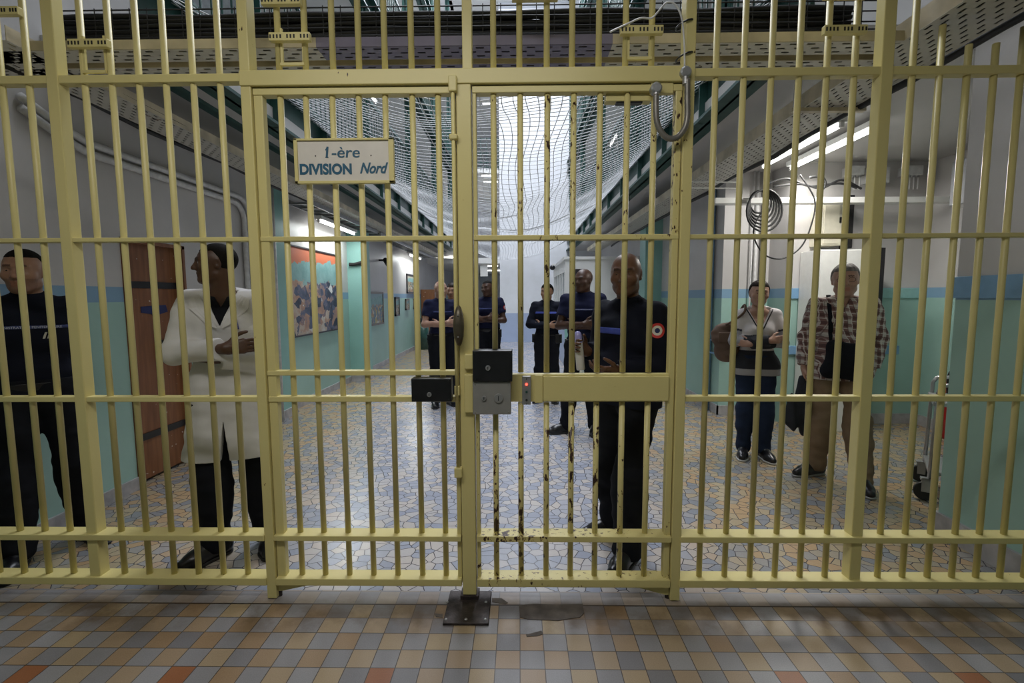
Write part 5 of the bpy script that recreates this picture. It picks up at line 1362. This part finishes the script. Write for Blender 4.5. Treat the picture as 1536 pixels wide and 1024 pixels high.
# 6 : officer in long sleeved jacket
c6 = dict(CROSS); c6.update(hyaw=math.radians(10), hdR=dict(d=(1, .35, -.1), n=(0, 1, 0), side=1, curl=.5), wrR=(.05, -.19, 1.15))
r6 = person('officer in dark zip jacket with arms crossed in front of the blue end wall', ground(820, 602), math.radians(12), 1.70, c6, 'skin_tan', ('short', 'hair_black'),
            off(um='navy', sleeve='long', cuff=.97, stripe=(1.315, 1.345, -.16, .16, 'stripe_blue'), pouches=((.19, -.03), (-.18, -.02), (.16, -.07))), h=.009)
root, bvh, P, J, s, D, up, R = r6
roundel(bvh, (.215, -.02, 1.36*s), (.5, .85, 0), (0, 0, 1), (-.85, .5, 0), up, .034)
# 7 : tall officer in front of the booth
c7 = dict(CROSS); c7.update(hyaw=math.radians(28), anR=(-.16, -.06, .09), anL=(.13, .02, .09), ftR=(-.9, -.5), ftL=(.1, -1), wrR=(.03, -.21, 1.18))
r7 = person('tall officer with shaved head and bare crossed arms in front of the white booth', ground(873, 648), math.radians(14), 1.82, c7, 'skin_dark', None, off(wid=1.05), h=.0075)
root, bvh, P, J, s, D, up, R = r7
text_on(bvh, 'ADMINISTRATION PENITENTIAIRE', .22, .010, (0, -.10, 1.325*s), (1, 0, 0), (0, 0, 1), (0, 1, 0), 'lettering', up)
roundel(bvh, (.215, -.02, 1.36*s), (.5, .85, 0), (0, 0, 1), (-.85, .5, 0), up, .036)
# 8 : bald officer close to the gate, side on, holding a tube
b8 = dict(elR=(-.215, -.02, 1.17), elL=(.225, .03, 1.14), wrR=(-.10, -.215, 1.205), wrL=(.11, -.185, 1.12), hyaw=math.radians(-34), hpitch=.03, head=(0, -.02, 1.635),
          hdR=dict(d=(.15, -1, .35), n=(1, .15, 0), side=1, curl=.62, spread=.03, thumb=.8), hdL=dict(d=(-.25, -1, .0), n=(-.6, 0, .75), side=-1, curl=.55, spread=.03, thumb=.8),
          anR=(-.18, .10, .09), anL=(.11, -.08, .09), ftR=(-.35, -.9), ftL=(.33, -.95))
r8 = person('bald officer standing side on close to the gate, badge on the sleeve, holding a tube', ground(935, 826), math.radians(56), 1.755, b8, 'skin_mid', None,
            off(um='navy', sleeve='long', cuff=.96, stripe=(1.305, 1.340, -.16, .075, 'stripe_blue'), wid=1.1, seed=4.0, bag=.03, hem=.90, belt=False, gaze=-.25, beard=.3, fold=.010), h=.0055, wid=1.08, belly=.03)
root, bvh, P, J, s, D, up, R = r8
roundel(bvh, (.245, -.035, 1.335*s), (.56, .83, 0), (0, 0, 1), (-.83, .56, 0), up, .040)
me = project(bvh, gridpatch(-.01, .015, 1.245*s, 1.275*s, 3, 3), (.075, 0, 0), (1, 0, 0), (0, 0, 1), (0, 1, 0), .005); link('name_tag', me, 'badge_white', up)
wm = Matrix.Translation(Vector(ground(935, 826))) @ Matrix.Rotation(-math.radians(56), 4, 'Z')
hw = J((-.075, -.295, 1.225)); q0 = wm@Vector(hw+V3(.015, .0, -.115)); q1 = wm@Vector(hw+V3(-.005, -.01, .10))
M['tube_white'] = plain('white_plastic', (.66, .66, .68), .3, var=.03); M['lilac'] = plain('lilac_plastic', (.36, .35, .72), .3, var=.05)
t = thing('plastic_tube', 'white plastic tube with a rounded lilac top held by the bald officer', 'tube', tuple(q0))
dv = (q1-q0)
obj('tube_body', MB().tube([q0, q0+dv*.02, q0+dv*.62, q0+dv*.70], [.020, .024, .024, .021], 18), 'tube_white', t, smooth=True)
obj('tube_cap', MB().tube([q0+dv*.68, q0+dv*.72, q0+dv*.88, q0+dv*.95, q0+dv*.99, q1], [.019, .0215, .0215, .018, .010, .002], 18), 'lilac', t, smooth=True)
hj = wm@Vector(J(D['wrL'])); 
o = obj('wristwatch', MB().tube([Vector(J(D['wrL']))*1.0+Vector((.0, .012, .0)), Vector(J(D['wrL']))+Vector((0, -.008, 0))], [.031, .031], 18), 'steel', root, .002)
# 9 : woman
def sweater_tint(s, D):
    def f(co):
        z = co[:, 2]/s; c = np.tile(np.array((.55, .52, .52)), (len(co), 1))
        onarm = np.zeros(len(co), bool); t_ = np.zeros(len(co))
        for sd in 'RL':
            for a, b, r, base in ((V3(*D['sh'+sd])*s, V3(*D['el'+sd])*s, .065, 0), (V3(*D['el'+sd])*s, V3(*D['wr'+sd])*s, .060, 1)):
                ba = b-a; t = np.clip(((co-a)@ba)/(ba@ba), 0, 1); d = np.linalg.norm(co-a-ba*t[:, None], axis=1)
                m = (d < r*s) & ((t > .35) if base == 0 else (t > 0)); onarm |= m; t_ = np.where(m, base+t, t_)
        tz = ~onarm
        c[tz & (z < 1.075) & (z >= .90)] = (.012, .013, .018); c[tz & (z < .90)] = (.30, .29, .29)
        c[onarm & (t_ > .55) & (t_ < .62)] = (.02, .02, .035)
        c[onarm & (t_ >= .62)] = (.30, .30, .32); c[onarm & (t_ > 1.30)] = (.012, .013, .018)
        return c
    return f
c9 = dict(CROSS); c9.update(shR=(-.155, 0, 1.415), shL=(.155, 0, 1.415), elR=(-.215, -.05, 1.165), elL=(.215, -.05, 1.160), wrR=(.07, -.185, 1.185), wrL=(-.09, -.155, 1.145), hyaw=math.radians(2), skirt=1, hroll=.05, anR=(-.085, .0, .09), anL=(.09, -.03, .09),
          hdR=dict(d=(1, .3, .1), n=(0, 1, 0), side=1, curl=.3), hdL=dict(d=(-1, .4, .1), n=(0, 1, 0), side=-1, curl=.3))
r9 = person('woman in a white, grey and black striped V-neck sweater and jeans, arms crossed', ground(1128, 684), math.radians(13), 1.655, c9, 'skin_light', ('bun', 'hair_brown'),
            dict(tm='jeans', um='sweater', uname='sweater', sleeve='long', cuff=.98, hem=.835, vneck=(1.27, .48), off=.014, sfold=.003, collar=False, collar_z=1.50, belt=False, bag=.012, tlow=.05, tint=sweater_tint, shoe='boot', sole='sole_white', fold=.006), h=.0065, female=True)
root, bvh, P, J, s, D, up, R = r9
M['piping'] = plain('dark_neck_trim', (.02, .016, .022), .8)
for sx in (-1, 1):
    pp = []
    for i in range(12):
        t = i/11; x = sx*(.004+t*.100); z = (1.272+t*.205)*s
        hit = bvh.ray_cast(Vector((x+sx*.007, -.5, z)), Vector((0, 1, 0)))[0]
        pp.append(hit+Vector((0, -.002, 0)) if hit else Vector((x, -.05, z)))
    obj('neck_trim', MB().tube(pp, .0055, 8), 'piping', up, smooth=True)
gp9 = Vector(ground(1128, 684))
def bag_sdf(f_, name, par, mat, h=.008): return link(name, np_mesh(*f_.build(h)), mat, par)
M['bag_brown'] = cloth('brown_leather', (.115, .075, .055), .6)
bq = gp9+Vector((-.27, .06, 1.10))
t = thing('shoulder_bag', 'brown leather shoulder bag hanging at the side of the woman', 'bag', tuple(gp9)); t.rotation_euler = (0, 0, -math.radians(13))
S = SDF(); S.rc(bq+Vector((-.03, 0, .06)), bq+Vector((.03, 0, -.10)), .09, .115, .04, .8); S.rc(bq+Vector((-.04, 0, .09)), bq+Vector((.05, 0, .10)), .055, .06, .03, .8); S.fn(folds(.010, 2)); bag_sdf(S, 'bag_body', t, 'bag_brown')
sh = [bq+Vector((-.02, -.01, .13)), gp9+Vector((-.20, -.04, 1.30)), gp9+Vector((-.135, -.085, 1.375)), gp9+Vector((-.125, -.02, 1.435)), gp9+Vector((-.15, .09, 1.35)), bq+Vector((.04, .05, .10))]
obj('strap', MB().tube(smoothpath(sh), .011, 8), 'bag_brown', t, smooth=True); obj('flap', MB().box(bq+Vector((-.07, -.095, -.02)), bq+Vector((.06, -.075, .08))), 'bag_brown', t, .012)
# 10 : man in plaid shirt
p10 = dict(elR=(-.24, .03, 1.16), elL=(.255, .05, 1.16), wrR=(-.25, -.02, .915), wrL=(.22, .02, .92), hyaw=math.radians(6), hroll=-.03, anR=(-.13, .02, .09), anL=(.15, -.20, .09), ftR=(-.75, -.6), ftL=(.12, -1),
           hdR=dict(d=(0, -.15, -1), n=(.9, 0, 0), side=1, curl=.9, thumb=.8), hdL=dict(d=(-.2, .05, -1), n=(-.9, 0, 0), side=-1, curl=.4), knL=(.12, -.10, .50))
gp10 = Vector(ground(1250, 716))
r10 = person('man in a plaid shirt and glasses with greying hair, black bag across his belly', tuple(gp10), math.radians(24), 1.765, p10, 'skin_light', ('short', 'hair_grey'),
             dict(tm='khaki', um='plaid', sleeve='long', cuff=.95, hem=.83, off=.018, sfold=.008, collar=True, collar_z=1.500, vneck=(1.40, .35), belt=False, bag=.028, tlow=.05, shoe='boot', sole='lock_grey', fold=.010, beard=.35, hs=1.16), h=.0065, wid=1.02, belly=.04)
root, bvh, P, J, s, D, up, R = r10
b = MB()
for sx in (-1, 1):
    cc = [Vector(P(sx*.032+.020*math.cos(a*math.pi/8), -.094+.006*abs(math.cos(a*math.pi/8)), .002+.015*math.sin(a*math.pi/8))) for a in range(16)]
    b.tube(cc, .0014, 6, True); b.cyl(Vector(P(sx*.052, -.088, .006)), Vector(P(sx*.076, .004, .008)), .0013, 6)
b.cyl(Vector(P(-.012, -.096, .004)), Vector(P(.012, -.096, .004)), .0014, 6); obj('glasses', b, 'black', root)
wm10 = Matrix.Translation(gp10) @ Matrix.Rotation(-math.radians(24), 4, 'Z')
def W10(x, y, z): return wm10@Vector((x, y, z))
t = thing('crossbody_bag', 'black messenger bag worn across the belly of the plaid-shirted man', 'bag', tuple(W10(-.02, -.2, 1.02)))
S = SDF()
for (x, z) in ((-.11, .93), (.10, .90), (.10, 1.10), (-.08, 1.12)):
    S.rc(V3(x, -.225, z), V3(0, -.235, 1.02), .045, .06, .07)
S.rc(V3(-.11, -.222, .93), V3(.10, -.222, .90), .045, .045, .04); S.rc(V3(.10, -.222, .90), V3(.10, -.222, 1.10), .045, .04, .04); S.rc(V3(.10, -.222, 1.10), V3(-.08, -.222, 1.12), .04, .04, .04); S.rc(V3(-.08, -.222, 1.12), V3(-.11, -.222, .93), .04, .045, .04)
v_, q_ = S.build(.008); v_ = np.array([wm10@Vector(p) for p in v_]); link('bag_body', np_mesh(v_, q_), 'trouser', t)
def onshirt(x, z, lift=.006):
    hit = bvh.ray_cast(Vector((x, -.6, z)), Vector((0, 1, 0)))[0]; return wm10@((hit if hit else Vector((x, -.1, z)))+Vector((0, -lift, 0)))
pth = [onshirt(-.09, 1.14), onshirt(-.095, 1.22), onshirt(-.10, 1.30), onshirt(-.105, 1.38), onshirt(-.11, 1.44), wm10@Vector((-.11, .0, 1.525)), wm10@Vector((-.10, .08, 1.46))]
fl_ = []
for i in range(len(pth)-1):
    a_, b_ = pth[i], pth[i+1]; fl_ += [a_, (a_+b_)/2]
fl_.append(pth[-1])
bst = MB()
vs = []
for p in fl_: vs += [p+Vector((-.018, -.003, 0)), p+Vector((.018, -.003, 0))]
bst.add(vs, [(2*i, 2*i+1, 2*i+3, 2*i+2) for i in range(len(fl_)-1)]); o = obj('strap', bst, 'trouser', t); sm = o.modifiers.new('solid', 'SOLIDIFY'); sm.thickness = .005
pth = [onshirt(.12, 1.06), onshirt(.17, 1.10), onshirt(.205, 1.15)]
obj('strap', MB().tube(smoothpath(pth), .012, 8), 'trouser', t, smooth=True)
# jacket hanging from his hand
M['jacket'] = cloth('dark_grey_jacket_cloth', (.025, .027, .033))
S = SDF(); hx = D['wrR'][0]*s; hy = D['wrR'][1]*s
S.rc(V3(hx+.0, hy-.03, .83), V3(hx-.03, hy-.03, .62), .030, .065, .04, .7); S.rc(V3(hx-.03, hy-.03, .62), V3(hx-.06, hy-.03, .47), .065, .080, .04, .6); S.rc(V3(hx-.01, hy-.01, .70), V3(hx+.035, hy, .40), .045, .060, .04, .7); S.rc(V3(hx-.07, hy-.03, .60), V3(hx-.11, hy-.03, .52), .04, .025, .04, .6)
S.fn(lambda f, X, Y, Z: f+.010*np.sin(70*X+22*Y+8*Z)+.004*np.sin(120*X+11*Z))
v_, q_ = S.build(.008); v_ = np.array([wm10@Vector(p) for p in v_])
jk = thing('jacket', 'dark jacket hanging folded from the hand of the plaid-shirted man', 'jacket', tuple(W10(hx, hy, .4)))
link('jacket_body', np_mesh(v_, q_), 'jacket', jk)
S = SDF(); S.rc(V3(hx+.01, hy-.05, .78), V3(hx+.02, hy-.06, .50), .025, .035, .03, .7); S.fn(folds(.006, 5)); v_, q_ = S.build(.008); v_ = np.array([wm10@Vector(p) for p in v_]); link('sleeve', np_mesh(v_, q_), 'jacket', jk)
